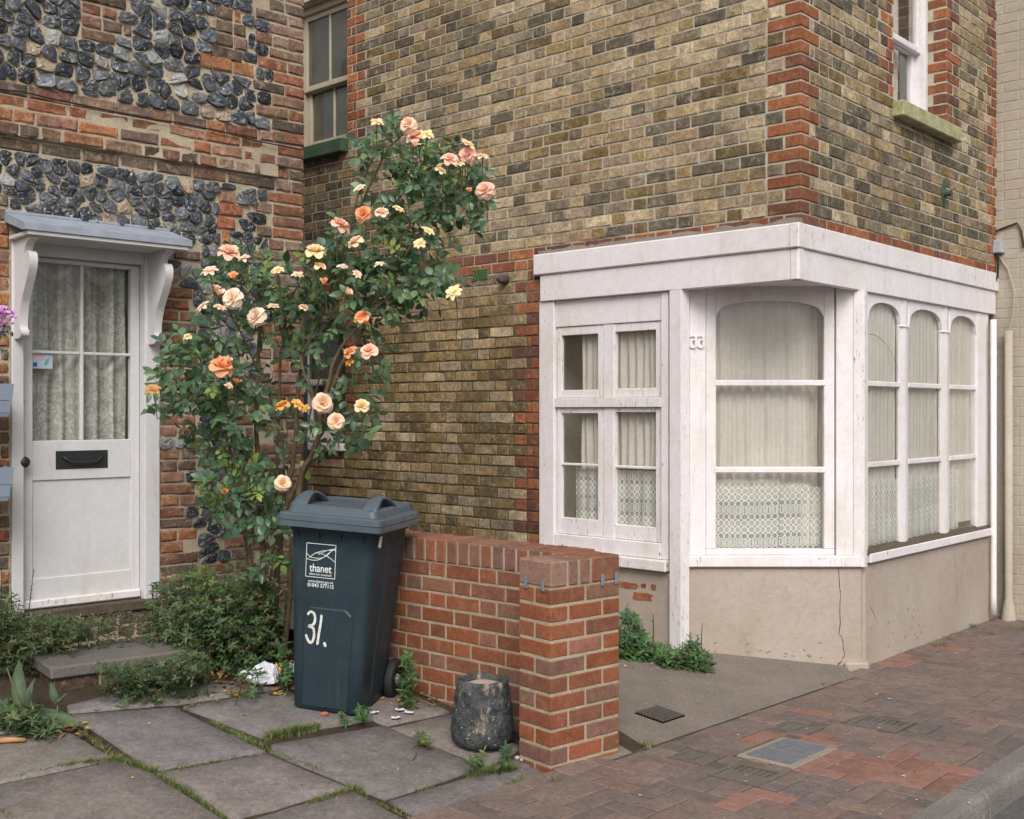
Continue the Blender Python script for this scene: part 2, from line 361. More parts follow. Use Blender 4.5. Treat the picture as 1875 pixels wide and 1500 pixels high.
# street coordinates: t along the house fronts, a from the pier line towards the houses
def st(x, y):
    dx, dy = x - PIER[0], y - PIER[1]; return dx * UB[0] + dy * UB[1], -(dx * NB[0] + dy * NB[1])
def xy(t, a): return PIER[0] + UB[0] * t - NB[0] * a, PIER[1] + UB[1] * t - NB[1] * a
def z_pave(x, y):
    t, a = st(x, y)
    z = (-.024 * max(min(t, 2.9), -8) - (.003 * max(0, t - 2.9))) * (1 + .75 * max(-1.5, min(0, a)) / 1.35)
    return z + .11 * max(0, a + .1) if a > -.1 else z
def z_terr(x, y): return .109 * (min(y, 5.75) - 4.6) - .05 * (max(min(x, .2), -3) + .7)
def ground(px, py, zf):
    q = (px - CX) / FPX; m = (py - HY) / FPX; z = 0; Y = 0
    for i in range(60):
        Y = .5 * Y + .5 * (CAMZ - z) / m if i else (CAMZ - z) / m
        z = zf(q * Y, Y)
    return Vector((q * Y, Y, zf(q * Y, Y)))
def brick(mb, fr, u0, u1, z0, z1, d1, d0, col, rough=.0015, c=.004, gap=0):
    """one worn brick: bowed face, chipped arris; about fifty triangles"""
    u0 += gap; u1 -= gap; z0 += gap; z1 -= gap
    nx = 4 if u1 - u0 > 1.5 * (z1 - z0) else 3; nz = 3
    us = [u0 + c + (u1 - u0 - 2 * c) * i / (nx - 1) for i in range(nx)]; zs = [z0 + c + (z1 - z0 - 2 * c) * i / (nz - 1) for i in range(nz)]
    tilt = ru(-1, 1) * rough; tz = ru(-1, 1) * rough * .6; lift = ru(-1, 1) * rough
    V = []; 
    for j in range(nz):
        for i in range(nx):
            V.append(fr.P(us[i] + ru(-1, 1) * rough, zs[j] + ru(-1, 1) * rough, d1 + lift + tilt * (2 * i / (nx - 1) - 1) + tz * (j - 1) + ru(-.5, .5) * rough))
    Fc = [(j * nx + i, j * nx + i + 1, (j + 1) * nx + i + 1, (j + 1) * nx + i) for j in range(nz - 1) for i in range(nx - 1)]
    ring = [i for i in range(nx)] + [j * nx + nx - 1 for j in range(1, nz)] + [(nz - 1) * nx + i for i in range(nx - 2, -1, -1)] + [j * nx for j in range(nz - 2, 0, -1)]
    o1 = len(V)
    for k in ring:
        i, j = k % nx, k // nx
        uu = u0 if i == 0 else u1 if i == nx - 1 else us[i]; zz = z0 if j == 0 else z1 if j == nz - 1 else zs[j]
        V.append(fr.P(uu + ru(-1, 1) * rough, zz + ru(-1, 1) * rough, d1 + lift - c * ru(.5, 1.3)))
    o2 = len(V)
    for k in ring:
        i, j = k % nx, k // nx
        uu = u0 if i == 0 else u1 if i == nx - 1 else us[i]; zz = z0 if j == 0 else z1 if j == nz - 1 else zs[j]
        V.append(fr.P(uu, zz, d0))
    n = len(ring)
    for k in range(n):
        k2 = (k + 1) % n
        Fc.append((ring[k], ring[k2], o1 + k2, o1 + k)); Fc.append((o1 + k, o1 + k2, o2 + k2, o2 + k))
    mb.add(V, Fc, col)
class Pieces:
    """bricks of one kind on one thing: the largest in view are parts, the rest one joined part"""
    def __init__(s): s.L = []
    def lay(s, fr, u0, u1, z0, z1, d1, d0, col, rough=.0015, c=.004, gap=0):
        m = MB(); brick(m, fr, u0, u1, z0, z1, d1, d0, col, rough, c, gap); s.put(m, fr, u0, u1, z0, z1, d1)
    def put(s, m, fr=None, u0=0, u1=0, z0=0, z1=0, d1=0):
        pp = [proj(p) for p in m.v]; xs = [max(0, min(1875, p[0])) for p in pp]; ys = [max(0, min(1500, p[1])) for p in pp]
        s.L.append(((max(xs) - min(xs)) * (max(ys) - min(ys)), m))
    def finish(s, name, rest, mat, parent, limit=300, smooth=False):
        s.L.sort(key=lambda t: -t[0])
        for a, m in s.L[:limit]: m.build(name, mat, parent, smooth)
        if len(s.L) > limit:
            j = MB()
            for a, m in s.L[limit:]: j.add(m.v, m.f); j.c += m.c
            j.build(rest, mat, parent, smooth, 'stuff')
def panel(mb, fr, u0, u1, z0, z1, holes, d1, d0):
    """wall slab with rectangular openings"""
    us = sorted({u0, u1} | {min(max(x, u0), u1) for h in holes for x in h[:2]}); zs = sorted({z0, z1} | {min(max(x, z0), z1) for h in holes for x in h[2:4]})
    def full(i, j):
        if i < 0 or j < 0 or i >= len(us) - 1 or j >= len(zs) - 1: return False
        u = (us[i] + us[i + 1]) / 2; z = (zs[j] + zs[j + 1]) / 2
        return not any(h[0] < u < h[1] and h[2] < z < h[3] for h in holes)
    for i in range(len(us) - 1):
        for j in range(len(zs) - 1):
            if not full(i, j): continue
            a, b, g, h = us[i], us[i + 1], zs[j], zs[j + 1]
            mb.add([fr.P(a, g, d1), fr.P(b, g, d1), fr.P(b, h, d1), fr.P(a, h, d1)], [(0, 1, 2, 3)]); mb.add([fr.P(a, g, d0), fr.P(b, g, d0), fr.P(b, h, d0), fr.P(a, h, d0)], [(3, 2, 1, 0)])
            for di, dj, p, q in ((-1, 0, (a, g), (a, h)), (1, 0, (b, g), (b, h)), (0, -1, (a, g), (b, g)), (0, 1, (a, h), (b, h))):
                if not full(i + di, j + dj): mb.add([fr.P(*p, d1), fr.P(*q, d1), fr.P(*q, d0), fr.P(*p, d0)], [(0, 1, 2, 3)])
def free_spans(u0, u1, z, holes):
    sp = [(u0, u1)]
    for h in holes:
        if h[2] < z < h[3]:
            nn = []
            for a, b in sp:
                if h[1] <= a or h[0] >= b: nn.append((a, b)); continue
                if h[0] > a: nn.append((a, h[0]))
                if h[1] < b: nn.append((h[1], b))
            sp = nn
    return sp
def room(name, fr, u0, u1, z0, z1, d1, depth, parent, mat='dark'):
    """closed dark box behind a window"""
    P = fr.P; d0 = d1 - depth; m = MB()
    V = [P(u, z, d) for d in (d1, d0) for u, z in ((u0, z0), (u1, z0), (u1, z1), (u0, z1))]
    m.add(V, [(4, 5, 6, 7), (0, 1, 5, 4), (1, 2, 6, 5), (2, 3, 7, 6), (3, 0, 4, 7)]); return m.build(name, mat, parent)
def cloth(name, fr, u0, u1, z0, z1, d, mat, parent, amp=.012, per=.055, gather=0, nx=70, seed=0):
    m = MB(); V = []; UV = []; nz = 8; r2 = random.Random(seed); ph = [r2.uniform(0, 6.28) for _ in range(4)]
    for j in range(nz + 1):
        for i in range(nx + 1):
            t = i / nx; u = u0 + (u1 - u0) * t; z = z0 + (z1 - z0) * j / nz
            f = math.sin(u / per * 6.28 + ph[0] + 1.3 * math.sin(u * 9 + ph[1])) + .5 * math.sin(u / per * 2.7 + ph[2] + j * .15)
            V.append(fr.P(u + .004 * math.sin(z * 7 + u * 30), z, d + amp * f * (1 - gather * j / nz))); UV.append((u * 1.06 + f * amp * .6, z + .006 * math.sin(u * 6 + ph[3])))
    m.add(V, [(j * (nx + 1) + i, j * (nx + 1) + i + 1, (j + 1) * (nx + 1) + i + 1, (j + 1) * (nx + 1) + i) for j in range(nz) for i in range(nx)])
    return m.build(name, mat, parent, True, uv=UV)

# ------------------------------------------------------------------ ground: road, kerb, pavement, forecourt, terrace
def m_ground(name, c1, c2, sc=120, bump=.6, agg=.35, aggc=C(170, 160, 148)):
    n = NT(name, .92, .2)
    c = n.mix(n.ramp(n.noise(3, 6, .7), [(.35, 0), (.65, 1)]), c1, c2)
    c = n.mix(1, c, n.ramp(n.noise(sc, 4, .7), [(.3, .65), (.7, 1.3)]), 'MULTIPLY')
    c = n.mix(n.math('MULTIPLY', n.ramp(n.voro(sc * .9), [(.12, 1), (.3, 0)]), agg), c, aggc)
    h = n.math('ADD', n.noise(sc * .6, 4, .7), n.math('MULTIPLY', n.voro(sc * .8), .6))
    return n.done(c, None, n.bump(h, bump, .006))
MAT['asphalt'] = m_ground('asphalt', C(84, 84, 82), C(98, 96, 92), 90, .8, .3, C(140, 138, 132))
MAT['concrete'] = m_ground('exposed_concrete', C(130, 119, 111), C(114, 105, 96), 100, .8, .5, C(160, 148, 135))
MAT['sand'] = m_ground('joint_sand', C(112, 100, 88), C(84, 76, 66), 160, .5, .1)
MAT['soil'] = m_ground('garden_soil', C(74, 62, 50), C(54, 46, 38), 60, 1, .15, C(110, 96, 80))
MAT['kerb'] = m_ground('kerb_concrete', C(126, 120, 115), C(110, 105, 100), 110, .8, .35, C(156, 149, 142))
MAT['frame_concrete'] = m_ground('frame_concrete', C(150, 140, 124), C(136, 126, 112), 140, .5, .2)
m = MB(); m.add([(-250, -250, -.6), (250, -250, -.6), (250, 250, -.6), (-250, 250, -.6)], [(0, 1, 2, 3)])
struct(m.build('ground', 'asphalt'))
def strip(name, mat, t0, t1, a0, a1, dz, nt=40, na=2, z=None):
    m = MB(); V = []
    for i in range(nt + 1):
        for j in range(na + 1):
            x, y = xy(t0 + (t1 - t0) * i / nt, a0 + (a1 - a0) * j / na); V.append((x, y, (z or z_pave)(x, y) + dz))
    m.add(V, [(i * (na + 1) + j, (i + 1) * (na + 1) + j, (i + 1) * (na + 1) + j + 1, i * (na + 1) + j + 1) for i in range(nt) for j in range(na)])
    return struct(m.build(name, mat))
A_K = -1.347                                          # back of the kerb, metres from the house line
strip('road', 'asphalt', -14, 22, -9, A_K - .08, -.10)
pav = strip('pavement', 'sand', -14, 22, A_K - .02, -.02, -.012)
m = MB(); V = []; NF_, NA_ = 30, 24
for j in range(NA_ + 1):
    f_ = j / NA_; l0 = Vector((*xy(.22, -.092), 0)) if j == 0 else WG.P(-.24 + 3.0 * f_, 0, -.11); r0 = Vector((*xy(2.66, -.092), 0)) if j == 0 else WA.P(-.1 + 4.8 * f_, 0, -.22) + WB.u * (.55 * (1 - f_))
    for i in range(NF_ + 1):
        p = l0.lerp(r0, i / NF_); V.append((p.x, p.y, z_pave(p.x, p.y)))
m.add(V, [(j * (NF_ + 1) + i, j * (NF_ + 1) + i + 1, (j + 1) * (NF_ + 1) + i + 1, (j + 1) * (NF_ + 1) + i) for j in range(NA_) for i in range(NF_)])
fore = struct(m.build('forecourt', 'concrete'))
# kerb stones
kerb = struct(thing('kerb', 'x', 'x')); del kerb['label']; del kerb['category']
def street_frame(t, a):
    class _F: pass
    f = _F(); ex = Vector((UB[0], UB[1], 0)); ea = Vector((-NB[0], -NB[1], 0))
    def P(u, z, d):
        x, y = xy(t + u, a + z); return Vector((x, y, z_pave(x, y) + d))
    f.P = P; return f
kj = st(*ground(1805, 1452, z_pave)[:2])[0]           # joint seen between two kerb stones
for i in range(-8, 14):
    m = MB(); t0 = kj + i * .915 - .915; fr = street_frame(t0, A_K); Lk = .900
    prof = [(0, -.15), (0, .004), (-.085, .002), (-.100, -.004), (-.111, -.016), (-.118, -.034), (-.122, -.07), (-.125, -.16)]
    rings = []
    for k, uu in enumerate((.0, .006, .3, .6, Lk - .006, Lk)):
        ins = .004 if k in (0, 5) else 0
        rings.append([fr.P(uu, a + (ins if a < -.08 else 0) + ru(-.0012, .0012), d - (ins if d > -.1 else 0) + ru(-.001, .001)) for a, d in prof])
    m.loft(rings); m.build('kerb_stone', 'kerb', kerb, False)
# block paving, herringbone
pieces = Pieces(); PC = [C(122, 104, 96), C(118, 102, 95), C(114, 101, 96), C(124, 105, 96), C(111, 99, 94), C(120, 103, 96)]
ORG = [C(139, 104, 91), C(133, 99, 87), C(141, 107, 94)]
def gpt(px, py): 
    g = ground(px, py, z_pave); return st(g.x, g.y)
covers_ta = []
def cover_rect(px, py, w_t, w_a): t, a = gpt(px, py); covers_ta.append((t - w_t / 2, t + w_t / 2, a - w_a / 2, a + w_a / 2)); return covers_ta[-1]
R_grate1 = cover_rect(1368, 1416, .25, .25); R_grate2 = cover_rect(1612, 1324, .25, .26)
R_twin = cover_rect(1443, 1375, .42, .29)
R_small1 = cover_rect(1276, 1384, .19, .19); R_small2 = cover_rect(1462, 1331, .19, .19)
org_ta = [gpt(*p) for p in ((1345, 1350), (1420, 1335), (1500, 1345), (1560, 1375), (1620, 1375), (1700, 1390), (1790, 1405), (1740, 1440), (1690, 1450), (1600, 1440), (1520, 1415), (1500, 1420))]
extra_org = [gpt(*p) for p in ((1500, 1305), (1660, 1215), (1380, 1460), (1640, 1200), (1730, 1185))]
def in_poly(p, poly):
    c = False
    for i in range(len(poly)):
        (x1, y1), (x2, y2) = poly[i], poly[i - 1]
        if (y1 > p[1]) != (y2 > p[1]) and p[0] < (x2 - x1) * (p[1] - y1) / (y2 - y1) + x1: c = not c
    return c
Ub = .1035
i0, i1, j0, j1 = -32, 100, 0, 14
for i in range(i0, i1):
    for j in range(j0 - 1, j1):
        k = (i - j) % 4
        if k == 0: w_, h_ = 2, 1
        elif k == 3: w_, h_ = 1, 2
        else: continue
        t0, t1 = i * Ub, (i + w_) * Ub; a0, a1 = A_K + .004 + j * Ub * .999, A_K + .004 + (j + h_) * Ub * .999
        a0 = max(a0, A_K + .004); a1 = min(a1, -.094 if .3 < t0 < 2.66 else -.012)
        if a1 - a0 < .03: continue
        c_ = ((t0 + t1) / 2, (a0 + a1) / 2)
        cut = False
        for (ct0, ct1, ca0, ca1) in covers_ta:
            if t0 < ct1 and t1 > ct0 and a0 < ca1 and a1 > ca0:
                # trim the block against the cover where a useful piece stays
                opt = [(ct0 - t0, 't1', ct0), (t1 - ct1, 't0', ct1), (ca0 - a0, 'a1', ca0), (a1 - ca1, 'a0', ca1)]
                b = max(opt)
                if b[0] < .03: cut = True; break
                if b[1] == 't1': t1 = b[2]
                elif b[1] == 't0': t0 = b[2]
                elif b[1] == 'a1': a1 = b[2]
                else: a0 = b[2]
        if cut: continue
        col = random.choice(PC)
        if in_poly(c_, org_ta) or any(abs(c_[0] - e[0]) < .1 and abs(c_[1] - e[1]) < .07 for e in extra_org): col = random.choice(ORG)
        fr = street_frame(t0, a0); sink = ru(-.0035, .0025)
        mb = MB(); brick(mb, fr, .0025, t1 - t0 - .0025, .0025, a1 - a0 - .0025, sink, -.05, vary(col, .08, .02), .0012, .004)
        pieces.put(mb)
pieces.finish('paver', 'paver_field', 'paver', pav)
# cast covers let into the paving
MAT['cast'] = m_plain('worn_cast_iron', C(96, 88, 83), .6, .4, 40, .25, .4, 70)
MAT['slot'] = m_plain('drain_slot', C(11, 9, 8), 1, .05)
MAT['cover_grey'] = m_plain('grey_cover_plate', C(104, 106, 112), .55, .4, 30, .2, .4, 90)
def plate_frame(r):
    f = street_frame(r[0], r[2]); return f, r[1] - r[0], r[3] - r[2]
def grating(r, label):
    f0, D, W = plate_frame(r); f = type('G', (), {'P': staticmethod(lambda u, z, d: f0.P(z, u, d))}); c = f.P(W / 2, D / 2, 0)
    t = thing('drain_grating', label, 'drain cover', c, 'slotted drain covers in the block paving')
    m = MB()
    for (u0, u1, z0, z1) in ((.004, W - .004, .004, .024), (.004, W - .004, D - .024, D - .004), (.004, .024, .0245, D - .0245), (W - .024, W - .004, .0245, D - .0245)): m.cbox(f, u0, u1, z0, z1, -.06, 0, .002)
    m.build('frame', 'cast', t)
    m = MB(); m.cbox(f, .028, W - .028, .028, D * .56, -.05, -.004, .002); m.build('lid_plate', 'cast', t)
    m = MB(); m.cbox(f, .03, W - .03, D * .56, D - .03, -.09, -.06, .002); m.build('gully', 'slot', t)
    n = 6; w0 = (W - .056) / (n * 3.1 + 1)
    for k in range(n + 1):
        m = MB(); m.cbox(f,   .028 + w0 * 3.1 * k, .028 + w0 * (3.1 * k + 1), D * .562, D - .0285, -.029, -.004, .002); m.build('bar', 'cast', t)
    m = MB(); cc = f.P(W * .5, D * .45, -.004)
    m.loft([[cc + Vector((math.cos(q) * .014 * s, math.sin(q) * .014 * s, h)) for q in [i * .5236 for i in range(12)]] for s, h in ((1, 0), (.8, .006), (.3, .008))]); m.build('keyhole_boss', 'cast', t)
grating(R_grate1, 'slotted drain cover touching the twin grey plates, nearest the brick pier')
grating(R_grate2, 'slotted drain cover standing alone farther along the block paving')
f, W, D = plate_frame(R_twin)
t = thing('service_cover', 'pair of grey metal plates side by side in a pale concrete surround', 'utility cover', f.P(W / 2, D / 2, 0))
m = MB()
m.cbox(f, .003, W - .003, .003, D - .003, -.05, -.002, .003); m.build('surround', 'frame_concrete', t)
for u0, u1 in ((.035, W / 2 - .012), (W / 2 + .012, W - .035)):
    m = MB(); m.cbox(f, u0, u1, .04, D - .035, -.03, .004, .002)
    o = m.build('plate', 'cover_grey', t)
    m = MB()
    for k in range(9): z = .055 + k * (D - .11) / 8; m.cbox(f, u0 + .015, u1 - .015, z - .003, z + .003, .0042, .006, .0005)
    m.build('tread_ribs', 'cover_grey', o)
for r, lb in ((R_small1, 'small cast stop tap cover beside the brick pier side of the paving'), (R_small2, 'small cast cover between the two slotted drain covers')):
    f, W, D = plate_frame(r)
    t = thing('stop_tap_cover', lb, 'utility cover', f.P(W / 2, D / 2, 0), 'small cast covers')
    m = MB()
    for (u0, u1, z0, z1) in ((.004, W - .004, .004, .018), (.004, W - .004, D - .018, D - .004), (.004, .018, .0185, D - .0185), (W - .018, W - .004, .0185, D - .0185)): m.cbox(f, u0, u1, z0, z1, -.05, -.001, .002)
    m.build('frame', 'cast', t); m = MB(); m.cbox(f, .021, W - .021, .021, D - .021, -.05, -.005, .003); o = m.build('lid', 'cast', t)
    m = MB(); m.cbox(f, .04, W - .04, D / 2 - .012, D / 2 + .012, -.0048, -.002, .001); m.build('raised_bar', 'cast', o)
g = ground(1209, 1308, z_pave); tg, ag = st(g.x, g.y); f = street_frame(tg - .11, ag - .09)
t = thing('mesh_cover', 'small square metal mesh cover set in the pale concrete forecourt', 'utility cover', g)
m = MB(); m.cbox(f, 0, .2, 0, .17, -.03, .004, .002); m.build('plate', 'slot', t)
m = MB()
for k in range(9):
    m.cbox(f, .004, .196, .006 + k * .0185, .012 + k * .0185, .0042, .009, .001)
m.build('mesh_bars', 'cast', t)
for k in range(10):
    m = MB(); m.cbox(f, .006 + k * .0195, .012 + k * .0195, .003, .167, .0092, .0125, .001); m.build('mesh_bar', 'cast', t)
# terrace: soil bed and big flags
m = MB(); V = []; NXg, NYg = 40, 40
poly_t = []
for i in range(NXg + 1):
    for j in range(NYg + 1):
        # between the cottage front (row 0) and the pavement edge
        s_ = -3.2 + 5.4 * i / NXg; p0 = Vector(WL.P(s_, 0, -.3)); e = Vector((*xy(-3.4 + 3.85 * i / NXg + .1, -.09), 0)); p = p0.lerp(e, j / NYg)
        V.append((p.x, p.y, z_terr(p.x, p.y) - .011))
m.add(V, [(i * (NYg + 1) + j, (i + 1) * (NYg + 1) + j, (i + 1) * (NYg + 1) + j + 1, i * (NYg + 1) + j + 1) for i in range(NXg) for j in range(NYg)])
terr = struct(m.build('terrace', 'soil'))
FLAGS = [
 ((128, 1308), (318, 1292), (490, 1375), (281, 1412)), ((-200, 1385), (-60, 1350), (125, 1336), (215, 1388), (0, 1432), (-200, 1475)),
 ((-200, 1478), (0, 1434), (215, 1390), (281, 1413), (415, 1500), (560, 1610), (-200, 1760)), ((283, 1414), (490, 1377), (640, 1440), (500, 1482), (425, 1500)),
 ((502, 1485), (642, 1442), (705, 1476), (880, 1570), (700, 1680), (580, 1600), (435, 1508)), ((332, 1294), (520, 1262), (700, 1314), (478, 1350)),
 ((492, 1362), (704, 1326), (884, 1404), (706, 1464), (492, 1377)), ((708, 1332), (826, 1306), (962, 1368), (892, 1403)), ((560, 1262), (745, 1262), (828, 1303), (706, 1328)),
 ((708, 1467), (893, 1408), (968, 1376), (1004, 1417), (930, 1453), (830, 1498), (890, 1565)), ((118, 1292), (215, 1268), (400, 1244), (520, 1258), (330, 1288), (122, 1304)),
 ((-180, 1345), (-60, 1300), (100, 1300), (122, 1332), (-60, 1346))]
def flag(poly_px):
    P = [ground(x, y, z_terr) for x, y in poly_px]; c = sum(P, Vector()) / len(P); mb = MB()
    # straight edges with a slightly broken line, inset for the joint
    ring = []
    for i in range(len(P)):
        a, b = P[i], P[(i + 1) % len(P)]
        for k in range(5): ring.append(a.lerp(b, k / 5))
    def inset(p, d): v = c - p; v.z = 0; return p + v.normalized() * d
    tilt = (ru(-.006, .006), ru(-.006, .006)); col = vary(random.choice([C(124, 116, 113), C(119, 113, 111), C(128, 119, 115), C(121, 115, 113)]), .05, .015)
    def zz(p, dz): q = p.copy(); q.z = z_terr(p.x, p.y) + dz + tilt[0] * (p.x - c.x) + tilt[1] * (p.y - c.y); return q
    jit = [ru(.003, .009) for _ in ring]
    R0 = [zz(inset(p, j), -.05) for p, j in zip(ring, jit)]; R1 = [zz(inset(p, j + .002), -.007) for p, j in zip(ring, jit)]; R2 = [zz(inset(p, j + .009), 0) for p, j in zip(ring, jit)]; R3 = [zz(p.lerp(c, .5), ru(-.001, .001)) for p in ring]
    mb.loft([R0, R1, R2, R3], False, True, col); return mb.build('flagstone', 'flag', terr, True)
for fpx in FLAGS: flag(fpx)

# ------------------------------------------------------------------ brick corner house
house = thing('brick_house', 'yellow brick corner house with red quoins and white painted shopfront', 'house', (C33[0], C33[1], -.05))
sA = WA.su; sB = WB.su
S_BAY = sA(987); B_END = 3.125; Z_FT = 2.566; Z_FM = 2.426; Z_FB = 2.249
WAU = (sA(635), 4.78, 3.69, 4.92)            # upper sash in the side wall
WAL = (sA(632), 4.75, 1.25, 2.25)            # lower window behind the rose
WBU = (sB(1637), sB(1735), 3.50, 5.1)        # upper sash in the street front
holesA = [(-.5, S_BAY, -1, 2.46), WAU, WAL]; holesB = [(-.5, 4, -1, 2.46), WBU]
m = MB(); panel(m, WA, .007, 6.2, -.3, 5.6, holesA, -.0055, -.23); panel(m, WB, .007, B_END - .002, -.3, 5.6, holesB, -.0050, -.23)
core = m.build('wall', 'mortar_stock', house)
YEL = [C(184, 166, 134), C(170, 151, 119), C(162, 144, 113), C(174, 152, 116), C(158, 142, 118), C(166, 146, 123), C(148, 131, 101), C(188, 171, 140), C(167, 149, 115), C(158, 136, 104)]
OLV = [C(138, 118, 80), C(128, 108, 72), C(148, 127, 88), C(120, 104, 74), C(156, 134, 96), C(110, 94, 68)]
SOOT = [C(128, 115, 94), C(113, 103, 86), C(102, 94, 80), C(136, 122, 100)]
REDS = [C(158, 99, 68), C(148, 91, 62), C(136, 86, 62), C(164, 106, 72), C(126, 84, 64)]
REDD = [C(120, 78, 66), C(108, 74, 66), C(132, 84, 68)]
def stock_colour(u, z, side):
    r = rnd(); nn = mnoise.noise(Vector((u * 1.3, z * 1.3, 3.1 if side == 'A' else 9.7)))
    if side == 'A':
        if z < 2.35: p = .62 + .3 * nn; L = OLV if r < p else YEL
        else:
            soot = .16 + .35 * nn + (.40 if (z < 2.95 and u < 1.6) else 0) + max(0, .16 * (u - 1.6))
            L = SOOT if r < soot else (OLV if r < soot + .16 else YEL)
    else: L = SOOT if r < .42 + .35 * nn + (.3 if (z < 3.45 and 1.2 < u < 2.3) else 0) else (OLV if r > .86 else YEL)
    k = .98 if side == 'B' else (1.02 if z < 2.35 else 1.12 - .07 * max(0, u - 1.5))
    c = random.choice(L); return vary((c[0] * k * 1.01, c[1] * k * .985, c[2] * k), .15, .02)
stock = Pieces(); redp = Pieces(); CH = .075; SL, HL, J = .215, .1025, .010
def ztop(fr, u): return CAMZ + HY / FPX * fr.P(u, 0).y + .3
def course(fr, k, spans, side, red=False, dd=0):
    z0 = k * CH + .005; z1 = z0 + .065; mod = SL + HL + 2 * J; off = (k % 2) * mod / 2 + .013 * math.sin(k * 12.9)
    for a, b in spans:
        i = math.floor((a - off) / mod) - 1
        while off + i * mod < b:
            x = off + i * mod
            for u0, u1 in ((x, x + SL), (x + SL + J, x + SL + J + HL)):
                u0, u1 = max(u0, a + .004), min(u1, b - .004)
                if u1 - u0 < .025 or z0 > ztop(fr, u0): continue
                isred = red or False
                col = vary(random.choice(REDS if rnd() < .75 else REDD), .1, .03) if isred else stock_colour((u0 + u1) / 2, z0, side)
                (redp if isred else stock).lay(fr, u0, u1, z0, z1, dd + (ru(-.001, .002) if z0 < 2.35 else 0), -.06, col, .0028 if z0 < 2.35 else .0020, .0045)
            i += 1
for k in range(-3, 66):
    zc = k * CH + .04; odd = k % 2
    # --- side wall: reds at the corner, at the shopfront jamb and round the windows
    q = .2225 if odd else .11
    spans = free_spans(0, 5.0, zc, holesA); red_sp = []; yel = []
    for a, b in spans:
        if a < .001: a = q + .003
        if zc < 2.46 and abs(a - S_BAY) < .01:
            w_ = .225 if odd else .1125; red_sp.append((a, a + w_)); a += w_
        for (h0, h1, g0, g1) in (WAU, WAL):
            if abs(b - h0) < .001: w_ = .225 if odd else .1125; red_sp.append((b - w_, b)); b -= w_
        if b > a: yel.append((a, b))
    if k in (33, 34):
        course(WA, k, yel + red_sp, 'A', True)
    else:
        course(WA, k, yel, 'A'); course(WA, k, red_sp, 'A', True)
    # --- street front
    if zc > 2.46:
        spans = free_spans(0, B_END, zc, holesB); red_sp = []; yel = []
        for a, b in spans:
            if a < .001: a = (.11 if odd else .2225) + .003
            if abs(b - WBU[0]) < .001: w_ = .225 if odd else .1125; red_sp.append((b - w_, b)); b -= w_
            if abs(a - WBU[1]) < .001: w_ = .225 if odd else .1125; red_sp.append((a, a + w_)); a += w_
            if abs(b - B_END) < .001: w_ = .1125 if odd else .2; red_sp.append((b - w_, b)); b -= w_
            yel.append((a, b))
        if k in (33, 34): course(WB, k, yel + red_sp, 'B', True)
        else: course(WB, k, yel, 'B'); course(WB, k, red_sp, 'B', True)
        # corner brick seen on both faces
        z0 = k * CH + .005
        if z0 < ztop(WA, 0):
            mb = MB(); mb.cbox(WA, ru(-.001, .001), .2125 if odd else .1, z0 + ru(0, .002), z0 + .065 - ru(0, .002), -(.1 if odd else .2125), ru(-.001, .002), .004, vary(random.choice(REDS), .12, .03)); redp.put(mb)
        # brick reveal of the upper window
        if WBU[2] - .02 < zc < ztop(WB, 2.1):
            fr = Frame((*WB.P(WBU[1], 0, 0)[:2],), (-NB[0], -NB[1]), (-UB[0], -UB[1]))
            for (x0, x1) in (((.004, .10), ) if odd else ((.004, .16),)):
                redp.lay(fr, x0, min(x1, .14), z0, z0 + .065, .003, -.05, vary(random.choice(REDS), .12, .03))
stock.finish('brick', 'brickwork', 'stock', house)
redp.finish('red_brick', 'red_brickwork', 'red', house)
# cement fillet over the fascia
MAT['fillet'] = m_mortar('cement_fillet', C(158, 150, 138), C(146, 138, 126), C(120, 112, 102), .3)
m = MB(); top = []; N = 60
for i in range(N + 1):
    u = S_BAY * i / N; top.append((u, Z_FT + .030 + .022 * mnoise.noise(Vector((u * 7, 0, 0))) + .012 * mnoise.noise(Vector((u * 25, 3, 0)))))
m.prism([(0, Z_FT - .02)] + top[:0] + [(S_BAY, Z_FT - .02)] + top[::-1], WA.P, -.02, .0075); m.build('cement_fillet', 'fillet', house)
# --- fascia and cornice board
def cb(name, mat, parent, fr, *a, c=.004):
    m = MB(); m.cbox(fr, *a, c); return m.build(name, mat, parent)
cb('cornice_board', 'paint', house, WA, -.006, sA(975, .05), Z_FM, Z_FT, -.03, .048, c=.008)
cb('cornice_board', 'paint_worn', house, WB, -.052, B_END + .03, Z_FM, Z_FT, -.05, .012, c=.006)
cb('fascia_board', 'paint', house, WA, -.004, sA(988.5, .03), Z_FB, Z_FM - .001, -.03, .03)
cb('fascia_board', 'paint', house, WB, -.034, B_END - .01, Z_FB, Z_FM - .001, -.05, -.004)
WC = Frame((WA.P(sA(1240), 0).x, 6.93), (1, 0), (0, -1))       # the cut-off corner under the fascia
sC = WC.su
m = MB(); pA = WA.P(1.02, 0, .02); pC = WA.P(.02, 0, .02); pB = WB.P(.95, 0, -.02)
pts = [(pA.x, pA.y), (pC.x, pC.y), (pB.x, pB.y), (pB.x - .1, pB.y + .2), (pA.x + .1, pA.y + .2)]
m.add([(x, y, Z_FB + .025) for x, y in pts] + [(x, y, Z_FB + .045) for x, y in pts], [(0, 1, 2, 3, 4), (9, 8, 7, 6, 5)] + [(i, (i + 1) % 5, 5 + (i + 1) % 5, 5 + i) for i in range(5)]); m.build('soffit', 'paint', house)
